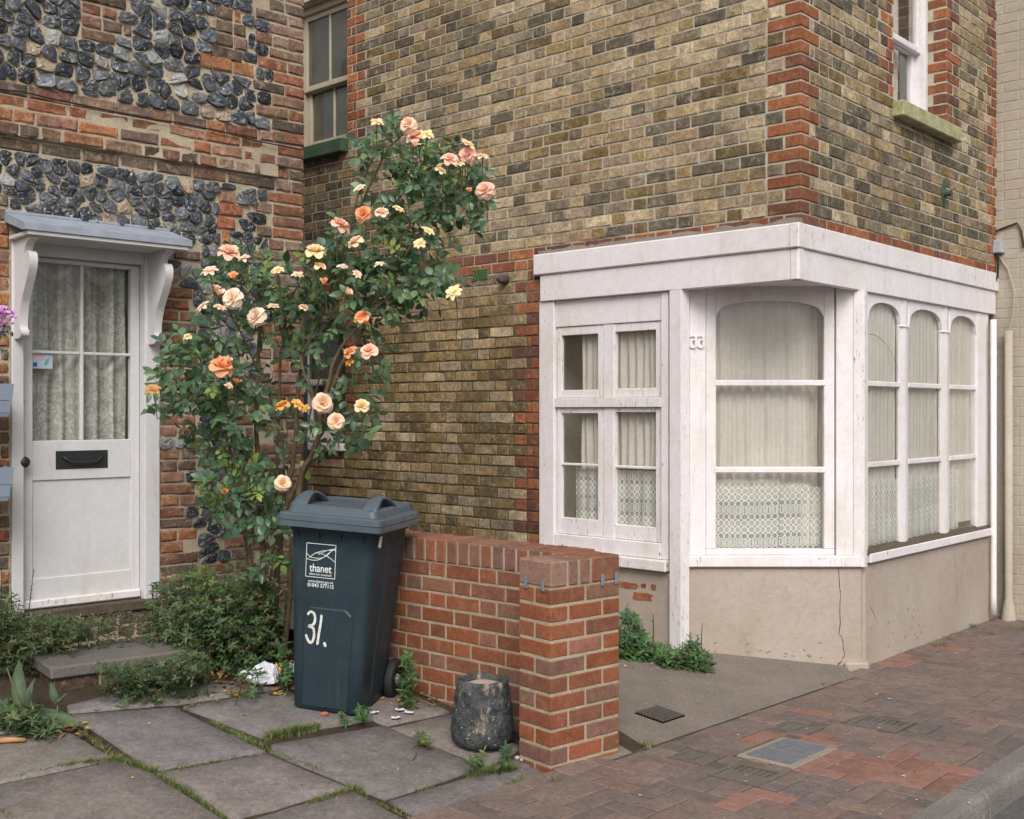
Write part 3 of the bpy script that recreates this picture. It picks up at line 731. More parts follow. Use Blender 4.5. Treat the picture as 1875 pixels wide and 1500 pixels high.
# shared front room
m = MB(); a = WA.P(S_BAY, 0, -.235); b = WB.P(B_END, 0, -.235); far = WA.P(S_BAY, 0) + Vector((UB[0], UB[1], 0)) * 3.0
g1_ = WC.P(sC(1562), 0, -.25); g2_ = WC.P(sC(1265), 0, -.25); pl = [(a.x, a.y), (far.x, far.y), (b.x, b.y), (g1_.x, g1_.y), (g2_.x, g2_.y)]
m.add([(x, y, .35) for x, y in pl] + [(x, y, 2.47) for x, y in pl], [(0, 1, 2, 3, 4), (5, 6, 7, 8, 9), (0, 1, 6, 5), (1, 2, 7, 6)]); m.build('front_room', 'room', house)

# --- window with small casements in the side wall
def AZ(px, py, off=-.02): return WA.pix(px, py, off)
u0, u1 = sA(1224), sA(989); zsil = AZ(1180, 1041)[1]; ztopA = Z_FB
win = MB()
zt = AZ(1110, 594)[1]; ztr0, ztr1 = AZ(1110, 746)[1], AZ(1110, 728)[1]; zbt = AZ(1110, 985)[1]; zap = AZ(1110, 1013)[1]
win.cbox(WA, sA(1016), u1, zap, ztopA - .001, -.06, .012, .004)          # left stile (far end)
win.cbox(WA, u0, sA(1211), zap + .001, ztopA - .001, -.06, .006, .004)
win.cbox(WA, sA(1211) + .0005, sA(1016) - .0005, zt, ztopA - .001, -.06, -.006, .004)
win.cbox(WA, sA(1211) + .0005, sA(1016) - .0005, zap + .001, zbt, -.06, .010, .004)
winA = win.build('casement_window', 'paint', house)
def sub(name, fr, *a, c=.003, mat='paint', par=None): m = MB(); m.cbox(fr, *a, c); return m.build(name, mat, par)
sub('transom', WA, sA(1211) + .001, sA(1016) - .001, ztr0, ztr1, -.055, .006, par=winA, mat='paint_worn')
sub('mullion', WA, sA(1122), sA(1102), ztr1 + .001, zt - .001, -.055, -.012, par=winA); sub('mullion', WA, sA(1122), sA(1102), zbt + .001, ztr0 - .001, -.055, -.012, par=winA)
for (xa, xb, top, bot, bar, nm) in ((1030, 1097, 613, 714, None, 'a'), (1127, 1203, 606, 711, None, 'b'), (1030, 1097, 757, 950, 851, 'c'), (1127, 1203, 755, 963, 856, 'd')):
    xm = (xa + xb) / 2; za, zb = AZ(xm, bot)[1], AZ(xm, top)[1]; ua, ub = sA(xb, -.03), sA(xa, -.03); up = top < 700
    oa, ob = (sA(1101), sA(1017)) if xa < 1100 else (sA(1210), sA(1123)); oz0, oz1 = (ztr1, zt) if up else (zbt, ztr0); oz0 += .002; oz1 -= .002
    m = MB(); m.cbox(WA, oa + .002, ua, oz0, oz1, -.05, -.016, .003); m.cbox(WA, ub, ob - .002, oz0, oz1, -.05, -.016, .003); m.cbox(WA, ua + .0004, ub - .0004, oz0, za, -.05, -.0165, .003); m.cbox(WA, ua + .0004, ub - .0004, zb, oz1, -.05, -.0165, .003)
    m.build('casement', 'paint_worn', winA)
    if bar: zz_ = AZ(xm, bar)[1]; sub('glazing_bar', WA, ua, ub, zz_ - .008, zz_ + .008, -.05, -.02, par=winA, mat='paint_worn')
    sub('pane', WA, ua - .004, ub + .004, za - .004, zb + .004, -.042, -.038, c=.0005, mat='glass', par=winA)
sub('window_sill', WA, u0 - .006, u1 + .01, zsil, zap - .001, -.05, .045, c=.006, mat='paint_worn', par=winA)
cloth('curtain', WA, sA(1205), sA(1106), AZ(1160, 860)[1], AZ(1160, 600)[1], -.085, 'curtain', winA, .01, .06, seed=3)
cloth('curtain', WA, sA(1104), sA(1052), AZ(1070, 860)[1], AZ(1070, 606)[1], -.085, 'curtain', winA, .012, .05, .5, seed=4)
cloth('lace_curtain', WA, sA(1205), sA(1108), zbt - .02, AZ(1160, 862)[1], -.068, 'lace', winA, .006, .09, seed=5)
cloth('lace_curtain', WA, sA(1103), sA(1042), zbt - .02, AZ(1065, 856)[1], -.068, 'lace', winA, .006, .09, seed=6)
# --- big arched window across the corner
def CZ(px, py, off=-.02): return WC.pix(px, py, off)
ZSC = CZ(1400, 1037)[1]; ZST = CZ(1400, 1016)[1]
def arch_head(fr, ua, ub, zs, zr, ztop_, d0, d1, parent, mat='paint', e=2.5, name='arched_head', n=24):
    """board above a pane with a flattened arch cut out of it"""
    mb = MB(); arc = []
    for i in range(n + 1):
        x = -1 + 2 * i / n; arc.append(((ua + ub) / 2 + x * (ub - ua) / 2, zs + (zr - zs) * max(0, 1 - abs(x) ** e) ** (1 / e)))
    V = []
    for d in (d1, d0): V += [fr.P(u, z, d) for u, z in arc] + [fr.P(u, ztop_, d) for u, z in arc]
    k = n + 1; Fc = []
    for i in range(n):
        Fc += [(i, i + 1, k + i + 1, k + i), (2 * k + i, 2 * k + k + i, 2 * k + k + i + 1, 2 * k + i + 1), (i, 2 * k + i, 2 * k + i + 1, i + 1), (k + i, k + i + 1, 3 * k + i + 1, 3 * k + i)]
    Fc += [(0, k, 3 * k, 2 * k), (n, 2 * k + n, 3 * k + n, k + n)]
    mb.add(V, Fc); return mb.build(name, mat, parent)
cl, cr = sC(1262), sC(1577)
wc = MB(); pa, pb = sC(1310, -.03), sC(1507, -.03); zpb = CZ(1400, 1005)[1]; ztp = Z_FB + .024
wc.cbox(WC, sC(1293), pa, zpb + .0005, ztp, -.06, -.008, .004); wc.cbox(WC, pb, sC(1529), zpb + .0005, ztp, -.06, -.008, .004); wc.cbox(WC, sC(1293), sC(1529), ZST, zpb, -.06, -.007, .004)
winC = wc.build('arched_shop_window', 'paint', house)
arch_head(WC, pa + .0005, pb - .0005, CZ(1310, 580, -.03)[1], CZ(1400, 552, -.03)[1], ztp, -.055, -.010, winC)
sub('side_board', WC, cl, sC(1293) - .002, ZST, ztp, -.06, 0, par=winC); sub('side_board', WC, sC(1529) + .006, cr, ZST, ztp, -.06, .004, par=winC)
for y0, y1 in ((707, 696), (866, 855)): sub('glazing_bar', WC, pa - .012, pb + .012, CZ(1400, y0)[1], CZ(1400, y1)[1], -.045, -.004, par=winC, c=.005)
sub('pane', WC, pa - .005, pb + .005, zpb - .005, CZ(1400, 551)[1], -.04, -.036, c=.0005, mat='glass', par=winC)
sub('window_sill', WC, cl - .01, cr - .01, ZSC, ZST - .001, -.06, .03, c=.006, mat='paint_worn', par=winC)
cloth('curtain', WC, pa - .06, pb - .07, CZ(1400, 900)[1], ztp - .02, -.10, 'curtain', winC, .011, .06, seed=11)
cloth('curtain', WC, pb - .085, pb + .08, CZ(1400, 1000)[1], ztp - .02, -.135, 'curtain', winC, .012, .05, seed=12)
cloth('lace_curtain', WC, pa - .05, sC(1432), zpb - .01, CZ(1400, 879)[1], -.085, 'lace', winC, .004, .11, seed=13); cloth('lace_curtain', WC, sC(1433), sC(1489), zpb - .01, CZ(1460, 887)[1], -.088, 'lace', winC, .004, .1, seed=14)
cloth('lace_curtain', WC, sC(1492), sC(1515), zpb - .01, CZ(1500, 893)[1], -.11, 'lace', winC, .004, .1, seed=15)
# raised house number on the left board
nums = []
def numeral3(cx, cz, w_, h_):
    pts = []
    for k in range(13): an = R(150 - 240 * k / 12); pts.append((cx + w_ / 2 * math.cos(an) * .9, cz + h_ / 4 + h_ / 4 * math.sin(an)))
    for k in range(13): an = R(90 - 240 * k / 12); pts.append((cx + w_ / 2 * math.cos(an), cz - h_ / 4 + h_ / 4 * math.sin(an)))
    return pts
zc = CZ(1276, 626)[1]
for i, px in enumerate((1268.5, 1282.5)):
    m = MB(); m.ribbon(numeral3(sC(px), zc, .036, .074), .011, WC.P, .012)
    me = m
    m2 = MB(); n = len(m.v); m2.add(m.v + [tuple(Vector(p) + Vector((0, .0125, 0))) for p in m.v], m.f + [tuple(x + n for x in f_)[::-1] for f_ in m.f] + [(2 * k, 2 * k + 2, n + 2 * k + 2, n + 2 * k) for k in range(n // 2 - 1)] + [(2 * k + 1, n + 2 * k + 1, n + 2 * k + 3, 2 * k + 3) for k in range(n // 2 - 1)])
    m2.build('house_number', 'paint_worn', winC, label='painted-over raised figure 3')
# --- three-light arched window in the street front
def BZ(px, py, off=-.03): return WB.pix(px, py, off)
b0, b1 = sB(1586), sB(1815); zsb0, zsb1 = WB.pix(1700, 1006.5, .02)[1], WB.pix(1700, 991, .02)[1]
zpb = zsb1 + .035; ztb = Z_FB - .001
wb = MB(); wb.cbox(WB, sB(1787, -.03), b1, zpb - .03, ztb, -.07, -.02, .004)
winB = wb.build('three_light_window', 'paint', house); sub('side_stile', WB, b0, sB(1588.5, -.03), zpb - .03, ztb, -.07, -.026, par=winB)
LIG = ((1589, 1648), (1664, 1724), (1739, 1787)); zsp = BZ(1690, 600)[1]; zar = BZ(1690, 567)[1]
us = [(sB(a, -.03), sB(b, -.03)) for a, b in LIG]
for i, (ua, ub) in enumerate(us):
    ea = us[i - 1][1] if i else ua; eb = us[i + 1][0] if i < 2 else ub
    arch_head(WB, ua + .0005, ub - .0005, zsp, zar, ztb, -.052, -.026, winB, e=2.4)
    if i < 2:
        mm = MB(); um = (ub + eb) / 2; hw = (eb - ub) / 2
        mm.loft([[WB.P(um + x * hw, z, d) for x, d in ((-1, -.055), (-1, -.034), (-.55, -.028), (0, -.022), (.55, -.028), (1, -.034), (1, -.055))] for z in (zpb - .02, ztb)]); mm.build('mullion', 'paint', winB)
        mm = MB(); mm.cbox(WB, ub - .004, eb + .004, zsp - .016, zsp - .006, -.055, -.018, .003); mm.build('capital', 'paint', winB)
    for y0, y1, mt in ((711, 702, 'paint'), (848, 839, 'paint_worn')): sub('glazing_bar', WB, ua + .0006, ub - .0006, BZ(1690, y0)[1], BZ(1690, y1)[1], -.050, -.028, par=winB, mat=mt, c=.004)
    sub('pane', WB, ua - .004, ub + .004, zpb - .015, zar + .004, -.043, -.040, c=.0005, mat='glass', par=winB)
    cloth('curtain', WB, ua - .06, ub + .06, zpb + .03, ztb, -.068 - .002 * i, 'curtain', winB, .008, .055, seed=20 + i)
    if i < 2: cloth('lace_curtain', WB, ua - .03, ub + .03, zpb - .01, BZ(1690, 872)[1], -.052, 'lace', winB, .003, .09, seed=30 + i)
    else: cloth('lace_curtain', WB, ua - .03, ua + .22, zpb - .01, BZ(1690, 868)[1], -.052, 'lace', winB, .003, .09, seed=33)
m = MB(); m.prism([(-.07, zpb), (.02, zsb1), (.02, zsb1 - .01), (-.07, zsb1 - .01)], lambda d, z, u: WB.P(u, z, d), b0 - .003, b1 - .002); m.build('sill_slope', 'wood_dark', winB)
sub('window_sill', WB, b0 + .004, b1 - .001, zsb0, zsb1 - .002, -.05, .03, c=.004, par=winB)
m = MB(); arc = [BZ(1589 + 59 * (t_ / 12), 612 + (0 if t_ < 2 else 0) + 76 * (t_ / 12) ** 2.2, -.045) for t_ in range(13)]; m.ribbon(arc, .0035, WB.P, -.0392); m.build('cracked_pane_line', 'crack', winB)
# --- posts
def plan_prism(name, pts, z0, z1, mat, parent):
    n = len(pts); m = MB(); m.add([(p[0], p[1], z0) for p in pts] + [(p[0], p[1], z1) for p in pts], [tuple(range(n)), tuple(range(n, 2 * n))[::-1]] + [(i, (i + 1) % n, n + (i + 1) % n, n + i) for i in range(n)]); return m.build(name, mat, parent)
p1 = WA.P(sA(1226, .03), 0, .03); p2 = WA.P(sA(1246, .035), 0, .035); p3 = WC.P(sC(1262, .03), 0, .03); p4 = WC.P(sC(1262, .03), 0, -.05); p5 = WA.P(sA(1226, .03), 0, -.05)
plan_prism('corner_post', [p1, p2, p3, p4, p5], -.1, Z_FB - .0015, 'paint_worn', house)
q1 = WC.P(sC(1562), 0, .012); q2 = WC.P(sC(1580.5), 0, .03); q3 = WB.P(sB(1588, .02), 0, .02); q4 = WB.P(sB(1588, .02), 0, -.05); q5 = WC.P(sC(1562), 0, -.05)
plan_prism('corner_post', [q1, q2, q3, q4, q5], ZSC + .002, Z_FB - .0015, 'paint_worn', house)
# --- rendered plinth below the windows
plA = cb('plinth', 'render', house, WA, sA(1232), S_BAY + .005, -.35, zsil - .001, -.2, -.004, c=.01)
plC = cb('plinth', 'render', house, WC, sC(1246), sC(1580), -.35, ZSC - .001, -.2, -.0, c=.012)
plB = cb('plinth', 'render', house, WB, sB(1582), sB(1812), -.35, zsb0 - .001, -.2, .0, c=.02)
def crack(pts, fr, parent, wds, d):
    m = MB(); P_ = [fr.pix(x, y) for x, y in pts]; Q = []
    for (a, b), (a2, b2) in zip(P_, P_[1:]):
        for k in range(4): f_ = k / 4; Q.append((a + (a2 - a) * f_ + ru(-.004, .004), b + (b2 - b) * f_ + ru(-.003, .003)))
    m.ribbon(Q, [wds * ru(.5, 1.3) for _ in Q], fr.P, d); m.build('crack', 'crack', parent)
crack([(1534, 1040), (1537, 1075), (1539, 1085), (1537, 1160), (1543, 1170), (1546, 1200), (1541, 1210)], WC, plC, .0045, .001)
crack([(1541, 1210), (1530, 1222), (1480, 1226), (1400, 1224), (1330, 1222)], WC, plC, .008, .001)
crack([(1593, 1110), (1602, 1128), (1606, 1140)], WB, plB, .003, .0015); crack([(1749, 1030), (1753, 1080), (1750, 1130)], WB, plB, .003, .0015)
for k in range(14): x = ru(1595, 1790); y = ru(1110, 1190) - (x - 1600) * .2; crack([(x, y), (x + ru(-2, 2), y + ru(4, 9))], WB, plB, .006, .0016)
for k in range(16): x = ru(1300, 1530); y = ru(1175, 1215); crack([(x, y), (x + ru(4, 10), y + ru(-4, 4))], WC, plC, .004, .0012)
cb('plinth_foot', 'render', house, WC, sC(1545), sC(1590), -.3, CZ(1560, 1210)[1], -.1, .035, c=.012)
for px, py, w_, h_ in ((1150, 1072, .17, .042), (1178, 1073, .04, .03), (1196, 1075, .04, .04), (1176, 1093, .17, .05)):
    u, z = AZ(px, py, 0); m = MB(); pts = []
    for k in range(14): an = k / 14 * 6.283; r_ = ru(.75, 1.1); pts.append((u + math.copysign(abs(math.cos(an)) ** .5, math.cos(an)) * w_ / 2 * r_, z + math.copysign(abs(math.sin(an)) ** .5, math.sin(an)) * h_ / 2 * r_))
    m.prism(pts, WA.P, -.02, -.0015, vary(random.choice(REDS), .1)); m.build('exposed_brick', 'red', plA)
for fr, px, py, s_, d in ((WA, 1030, 1000, .016, .0104), (WA, 1208, 1014, .009, .0104), (WA, 1213, 668, .007, .0064), (WA, 1213, 850, .008, .0064), (WA, 997, 534, .006, .0304), (WA, 997, 690, .006, .0124), (WA, 998, 588, .006, .0124), (WA, 997, 850, .006, .0124), (WC, 1500, 1023, .007, .0304), (WB, 1625, 1012, .012, .0304)):
    u, z = fr.pix(px, py, d); m = MB(); m.prism([(u + math.cos(k * .785) * s_ * .4, z + math.sin(k * .785) * s_ - (s_ * .6 if k in (5, 6, 7) else 0)) for k in range(8)], fr.P, d - .002, d + .0006); m.build('rust_mark', 'rust', house)
u, z = WA.pix(1449, 446, .05); m = MB(); m.prism([(u + math.cos(k * .52) * .018, z + math.sin(k * .52) * .007) for k in range(12)], WA.P, .03, .0487); m.build('rust_mark', 'rust', house)
# --- sash windows upstairs and the one behind the rose
def sash(name, fr, hole, d, zmeet, mat, glassm, ubars, uwall):
    u0, u1, z0, z1 = hole; F_ = .05
    m = MB(); m.cbox(fr, u0 + .001, u0 + F_, z0 + .001, z1, d - .12, d, .004); m.cbox(fr, u1 - F_, u1 - .001, z0 + .001, z1, d - .12, d, .004); m.cbox(fr, u0 + F_, u1 - F_, z1 - .06, z1, d - .12, d, .004); m.cbox(fr, u0 + F_, u1 - F_, z0 + .001, z0 + .03, d - .12, d, .004)
    w_ = m.build(name, mat, house)
    for nm, za, zb, dd in (('upper_sash', zmeet - .02, z1 - .06, d - .03), ('lower_sash', z0 + .03, zmeet + .02, d - .075)):
        m = MB(); a, b = u0 + F_ + .001, u1 - F_ - .001; r_ = .045
        m.cbox(fr, a, a + r_, za, zb, dd - .04, dd, .004); m.cbox(fr, b - r_, b, za, zb, dd - .04, dd, .004); m.cbox(fr, a + r_ + .0003, b - r_ - .0003, za, za + (.045 if nm[0] == 'u' else .08), dd - .04, dd - .0005, .004); m.cbox(fr, a + r_ + .0003, b - r_ - .0003, zb - .045, zb, dd - .04, dd - .0005, .004)
        s_ = m.build(nm, mat, w_)
        for k in range(ubars):
            ub = a + (b - a) * (k + 1) / (ubars + 1); sub('glazing_bar', fr, ub - .01, ub + .01, za + .03, zb - .03, dd - .03, dd - .006, par=w_, mat=mat)
        sub('pane', fr, a + .02, b - .02, za + .02, zb - .02, dd - .022, dd - .018, c=.0004, mat=glassm, par=w_)
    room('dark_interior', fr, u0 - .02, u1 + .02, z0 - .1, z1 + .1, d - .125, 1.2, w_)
    return w_
w1 = sash('sash_window', WA, WAU, -.10, 4.24, 'paint_old', 'glass_dark', 1, 0)
sub('window_sill', WA, WAU[0] - .02, WAU[1], WAU[2] - .11, WAU[2], -.12, .07, c=.008, mat='sill_green', par=w1)
w2 = sash('sash_window', WB, WBU, -.14, 4.06, 'paint', 'glass', 0, 0)
sub('window_sill', WB, WBU[0] - .025, WBU[1] + .075, WBU[2] - .10, WBU[2], -.15, .075, c=.006, mat='sill_moss', par=w2)
cloth('curtain', WB, WBU[0] + .08, WBU[1] - .12, WBU[2] + .05, 4.9, -.30, 'curtain', w2, .015, .09, seed=41)
w3 = sash('sash_window', WA, WAL, -.08, 1.75, 'paint', 'glass_dark', 0, 0)
sub('window_sill', WA, WAL[0] - .02, WAL[1], WAL[2] - .06, WAL[2], -.1, .06, c=.006, mat='paint', par=w3)
# air brick, old pipe stub, tie plate
u, z = WA.pix(880, 503); fw, fh = .075, .04
ab = cb('air_brick', 'green_metal', house, WA, u - fw, u + fw, z - fh, z + fh, -.02, .006, c=.003)
m = MB()
for i in range(9):
    for j in range(5):
        if (i + j) % 2 == 0: cu = u - fw + .015 + i * .015; cz_ = z - fh + .013 + j * .0135; m.prism([(cu + .007, cz_), (cu, cz_ + .0065), (cu - .007, cz_), (cu, cz_ - .0065)], WA.P, .001, .0068)
m.build('grille_openings', 'slot', ab)
u, z = WA.pix(926, 512); m = MB(); m.tube([WA.P(u, z, -.03), WA.P(u, z, .05), WA.P(u, z - .006, .075)], [.035, .033, .02], 12); m.build('pipe_stub', 'wood_dark', house, True)
u, z = WB.pix(1727, 355); m = MB(); m.prism([(u - .035, z), (u, z + .10), (u + .035, z), (u, z - .10)], WB.P, 0, .012); tp = m.build('tie_plate', 'sill_green', house)
m = MB(); m.tube([WB.P(u, z, .0), WB.P(u, z, .06)], .022, 8); m.build('tie_rod_end', 'sill_green', tp)
# pipes and cables at the far end
m = MB(); ux = sB(1818, .03); m.tube([WB.P(ux, -.02, .035), WB.P(ux, .12, .035), WB.P(ux, 2.2, .035)], [.026, .022, .022], 10); m.build('downpipe', 'paint', house, True)
m = MB(); u, z = WB.pix(1826, 452, .02); m.cbox(WB, u - .03, u + .05, z - .05, z + .05, -.01, .06, .005); m.build('junction_box', 'grey_plastic', house)
m = MB(); m.tube([WB.P(u - .02, z - .05, .02), WB.P(u - .01, z - .12, .03), WB.P(u + .005, z - .2, .02), WB.P(u, z - .26, .015)], .006, 6); m.tube([WB.P(u + .02, z - .05, .02), WB.P(u + .03, z - .14, .02), WB.P(u - .01, z - .24, .03)], .005, 6); m.build('cable', 'cable', house)

# ------------------------------------------------------------------ neighbouring cream house
e = WB.P(B_END + .004, 0, 0); WN = Frame((e.x, e.y), (-UA[0], -UA[1]), NA)
nb = thing('cream_house', 'cream painted brick neighbour house at the far right edge', 'house', (e.x, e.y, -.1))
m = MB(); P0 = WN.P(-.3, 0); P1 = WN.P(.36, 0); P2 = P1 + WB.u * 6; P3 = P0 + WB.u * 6
inn = .0018; off = Vector((NA[0], NA[1], 0)) * -inn
pts = [P0 + off, P1 + off, P2, P3]
m.add([(p.x, p.y, -.3) for p in pts] + [(p.x, p.y, 6) for p in pts], [(0, 1, 2, 3), (4, 5, 6, 7), (0, 1, 5, 4), (1, 2, 6, 5), (2, 3, 7, 6), (3, 0, 4, 7)]); nw = m.build('wall', 'cream', nb)
pn = Pieces()
for k in range(-1, 70):
    z0 = k * .075 - .03; x = -.28 + (k % 2) * .11
    while x < .36:
        L_ = .215 if rnd() < .6 else .1025
        x1 = min(x + L_, .355)
        if x1 - x > .03 and z0 < ztop(WN, 0): mb = MB(); brick(mb, WN, x, x1, z0, z0 + .068, .0006 + ru(-.0006, .0008), -.02, vary(C(190, 176, 152), .03, .01), .0006, .003); pn.put(mb)
        x = x1 + .009
pn.finish('painted_brick', 'painted_brickwork', 'cream', nw)
m = MB(); us_ = .105; zt_ = WN.pix(1848, 606, .05)[1]
m.tube([WN.P(us_, -.09, .055), WN.P(us_, -.08, .055), WN.P(us_, .07, .055), WN.P(us_, .09, .055), WN.P(us_, zt_, .055)], [.06, .058, .036, .030, .030], 12); m.build('downpipe', 'cream', nb, True)
m = MB(); m.tube([WN.P(us_, zt_ - .01, .055), WN.P(us_ + .03, zt_ + .12, .045), WN.P(us_ + .035, zt_ + .3, .03), WN.P(us_ - .02, zt_ + .48, .02), WN.P(us_ - .10, zt_ + .6, .012)], .006, 6); m.build('cable', 'cream', nb)
m = MB(); u, z = WN.pix(1846, 418, .0); m.tube([WN.P(-.1, z - .05, .02), WN.P(u - .04, z, .012), WN.P(u + .07, z + .03, .014), WN.P(u + .10, z - .03, .014), WN.P(u + .12, z - .16, .014)], .007, 6); m.build('cable', 'cable', nb)

# ------------------------------------------------------------------ flint cottage
cot = thing('flint_cottage', 'old flint and brick cottage with white part glazed door', 'house', (*WL.P(0, 0)[:2], .1))
sL = WL.su
def LZ(px, py, off=0): return WL.pix(px, py, off)
D0, D1 = sL(20), sL(292); DZ0 = LZ(160, 1108)[1]; DZ1 = LZ(160, 452)[1]
LEFT, RIGHT = -1.6, sL(556)
m = MB(); panel(m, WL, LEFT, RIGHT - .012, -.3, 5, [(D0, D1, DZ0 - .06, DZ1)], -.003, -.25)
m.add([WL.P(RIGHT - .012, z, -.25) for z in (-.3, 5)] + [WL.P(RIGHT - .012, z, -3.0) for z in (5, -.3)], [(0, 1, 2, 3)])
m.add([WL.P(LEFT, z, -.25) for z in (-.3, 5)] + [WL.P(LEFT, z, -3.0) for z in (5, -.3)], [(0, 1, 2, 3)])
m.add([WL.P(LEFT, 5, -.25), WL.P(RIGHT - .012, 5, -.25), WL.P(RIGHT - .012, 5, -3), WL.P(LEFT, 5, -3)], [(0, 1, 2, 3)])
lwall = m.build('wall', 'mortar_old', cot)
OB = [C(112, 92, 79), C(98, 83, 73), C(130, 99, 83), C(140, 103, 82), C(164, 114, 82), C(154, 104, 78), C(152, 126, 110), C(124, 107, 94), C(136, 94, 78), C(110, 95, 83)]
ORB = [C(172, 118, 82), C(166, 110, 76), C(150, 96, 74), C(158, 118, 100)]
obs = []; oldb = Pieces()
def ob(u0, u1, z0, z1, pal=OB, d=.006, solid=-.05):
    oldb.lay(WL, u0, u1, z0, z1, d + ru(-.004, .004), solid, vary(random.choice(pal), .14, .05), .0036, .0085); obs.append((u0, u1, z0, z1))
def orow(u0, u1, z0, z1, pal=OB, d=.006, start=None, hd=.5):
    x = u0; last = None
    while x < u1 - .03:
        L_ = (.105 if rnd() < hd else .215) * ru(.92, 1.08)
        x1 = min(x + L_, u1)
        if u1 - x1 < .05: x1 = u1
        ob(x, x1, z0 + ru(-.002, .002), z1 + ru(-.002, .002), pal, d); x = x1 + ru(.010, .018)
ZB0, ZB1 = LZ(250, 287)[1], LZ(250, 193)[1]; CB = (ZB1 - ZB0) / 4
m = MB(); m.cbox(WL, LEFT, RIGHT - .2, ZB0 + .005, ZB0 + 3 * CB - .006, -.05, .027, .003); m.build('band_mortar', 'mortar_old', cot)
SK = -.02                                     # the band runs slightly out of level
for r_ in range(4):
    orow(LEFT, RIGHT - .33 if r_ == 0 else RIGHT - .24 + .1 * (r_ % 2), ZB0 + r_ * CB + .006, ZB0 + (r_ + 1) * CB - .007, OB if r_ in (0, 3) else OB + ORB, .034 if r_ < 3 else .012, hd=.8 if r_ == 0 else .45)
orow(LEFT, RIGHT - .30, ZB0 - CB + .004, ZB0 - .006, OB[:4] + OB[6:], .004, hd=.05)
# right-hand quoin
z = .12; k = 0
while z < 4.5:
    h_ = ru(.060, .066); inband = ZB0 - CB - .02 < z + .03 < ZB1
    st_ = (.345 if k % 2 else .235) + ru(-.02, .02)
    if inband: st_ = (.33 if z < ZB0 + CB else .22)
    if not inband or True: orow(RIGHT - st_, RIGHT, z, z + h_, OB[:4] + OB[5:9] + [C(140, 110, 92)], .008, hd=.5)
    z += h_ + .0125; k += 1
# brick pilaster and patches in the flintwork
def patch(x0, x1, y0, y1, rows, pal, hd=.5, jag=.04):
    xm = (x0 + x1) / 2; za, zb = LZ(xm, y1)[1], LZ(xm, y0)[1]; h_ = (zb - za) / rows
    for r_ in range(rows): orow(sL(x0) + ru(-jag, jag) * .5, sL(x1) + ru(-jag, jag), za + r_ * h_ + .005, za + (r_ + 1) * h_ - .006, pal, .008, hd=hd)
patch(401, 432, 348, 446, 4, ORB, .9, .05); patch(148, 226, -60, 80, 6, OB[:3] + OB[7:], .3, .06); patch(392, 444, 14, 112, 4, OB, .5, .04); patch(366, 466, 106, 134, 1, ORB[:2], .3, .0)
# brick beside the door
z = DZ0 - .02; k = 0
while z < LZ(320, 545)[1]:
    w_ = .22 if k % 3 != 1 else .15
    if rnd() < .95 or k < 4: orow(D1 + .006, D1 + w_ + ru(-.02, .03), z, z + .056, OB if z < .7 else OB + ORB, .008, hd=.45)
    z += .068; k += 1
patch(318, 366, 458, 478, 1, OB[:2], .1, 0)
z = .3
while z < 2.6: orow(LEFT, D0 - .012, z, z + .062, OB + ORB, .008, hd=.4); z += .074
# brown brickwork behind the rose
z = .15
while z < 1.72:
    orow(D1 + ru(.40, .48) if z > .55 else D1 + .26, RIGHT - .36, z, z + .062, OB[:4] + OB[7:], .007, hd=.4); z += .075
for zz_ in (DZ0 - .132, DZ0 - .204, DZ0 - .276): orow(D0 + .004, D1 - .004, zz_, zz_ + .062, OB[:2], .004, hd=.4)
oldb.finish('brick', 'brickwork', 'old', cot)
# flints: clipped cells around random centres, domed and knapped
def clip(poly, nx, nz, c):
    """keep the side where nx*x + nz*z <= c"""
    out = []
    for i in range(len(poly)):
        a, b = poly[i - 1], poly[i]; da = nx * a[0] + nz * a[1] - c; db = nx * b[0] + nz * b[1] - c
        if da <= 0: out.append(a)
        if (da < 0) != (db < 0) and da != db: t_ = da / (da - db); out.append((a[0] + (b[0] - a[0]) * t_, a[1] + (b[1] - a[1]) * t_))
    return out
NF = NT('knapped_flint', .35, .5); A_ = NF.attr('Col'); vv = NF.seeded(A_.outputs['Alpha'])
fc = NF.mix(NF.ramp(NF.noise(15, 5, .75, vv, .7), [(.52, 0), (.70, .9)]), A_.outputs['Color'], C(128, 128, 128))
fc = NF.mix(NF.math('MULTIPLY', NF.ramp(NF.noise(48, 4, .7, vv), [(.60, 0), (.67, 1)]), .75), fc, C(196, 192, 184))
fc = NF.mix(1, fc, NF.ramp(NF.noise(90, 3, .6, vv), [(.3, .7), (.7, 1.25)]), 'MULTIPLY')
MAT['flint'] = NF.done(fc, NF.ramp(NF.noise(30, 3, .6, vv), [(.3, .22), (.7, .6)]), NF.bump(NF.noise(26, 4, .6, vv, .8), .8, .012))
FL = [C(48, 54, 63), C(42, 47, 55), C(58, 63, 71), C(70, 74, 80), C(36, 40, 47), C(80, 83, 88), C(52, 57, 64)]
pts = []
def scatter(u0, u1, z0, z1, sp):
    nz_ = int((z1 - z0) / (sp * .86)) + 1
    for j in range(nz_):
        zz_ = z0 + (j + .5) * (z1 - z0) / nz_; x = u0 + (sp * .5 if j % 2 else 0) + ru(0, .03)
        while x < u1: pts.append((x + ru(-.018, .018), zz_ + ru(-.020, .020), sp)); x += sp * ru(.62, 1.4)
scatter(LEFT + .9, RIGHT - .2, ZB1 + .012, 4.5, .092)
scatter(LEFT + .9, RIGHT - .2, LZ(250, 440)[1] - .05, ZB0 - CB - .01, .082)
scatter(D1 + .05, RIGHT - .3, DZ0, LZ(250, 440)[1] - .06, .084)
keep = []
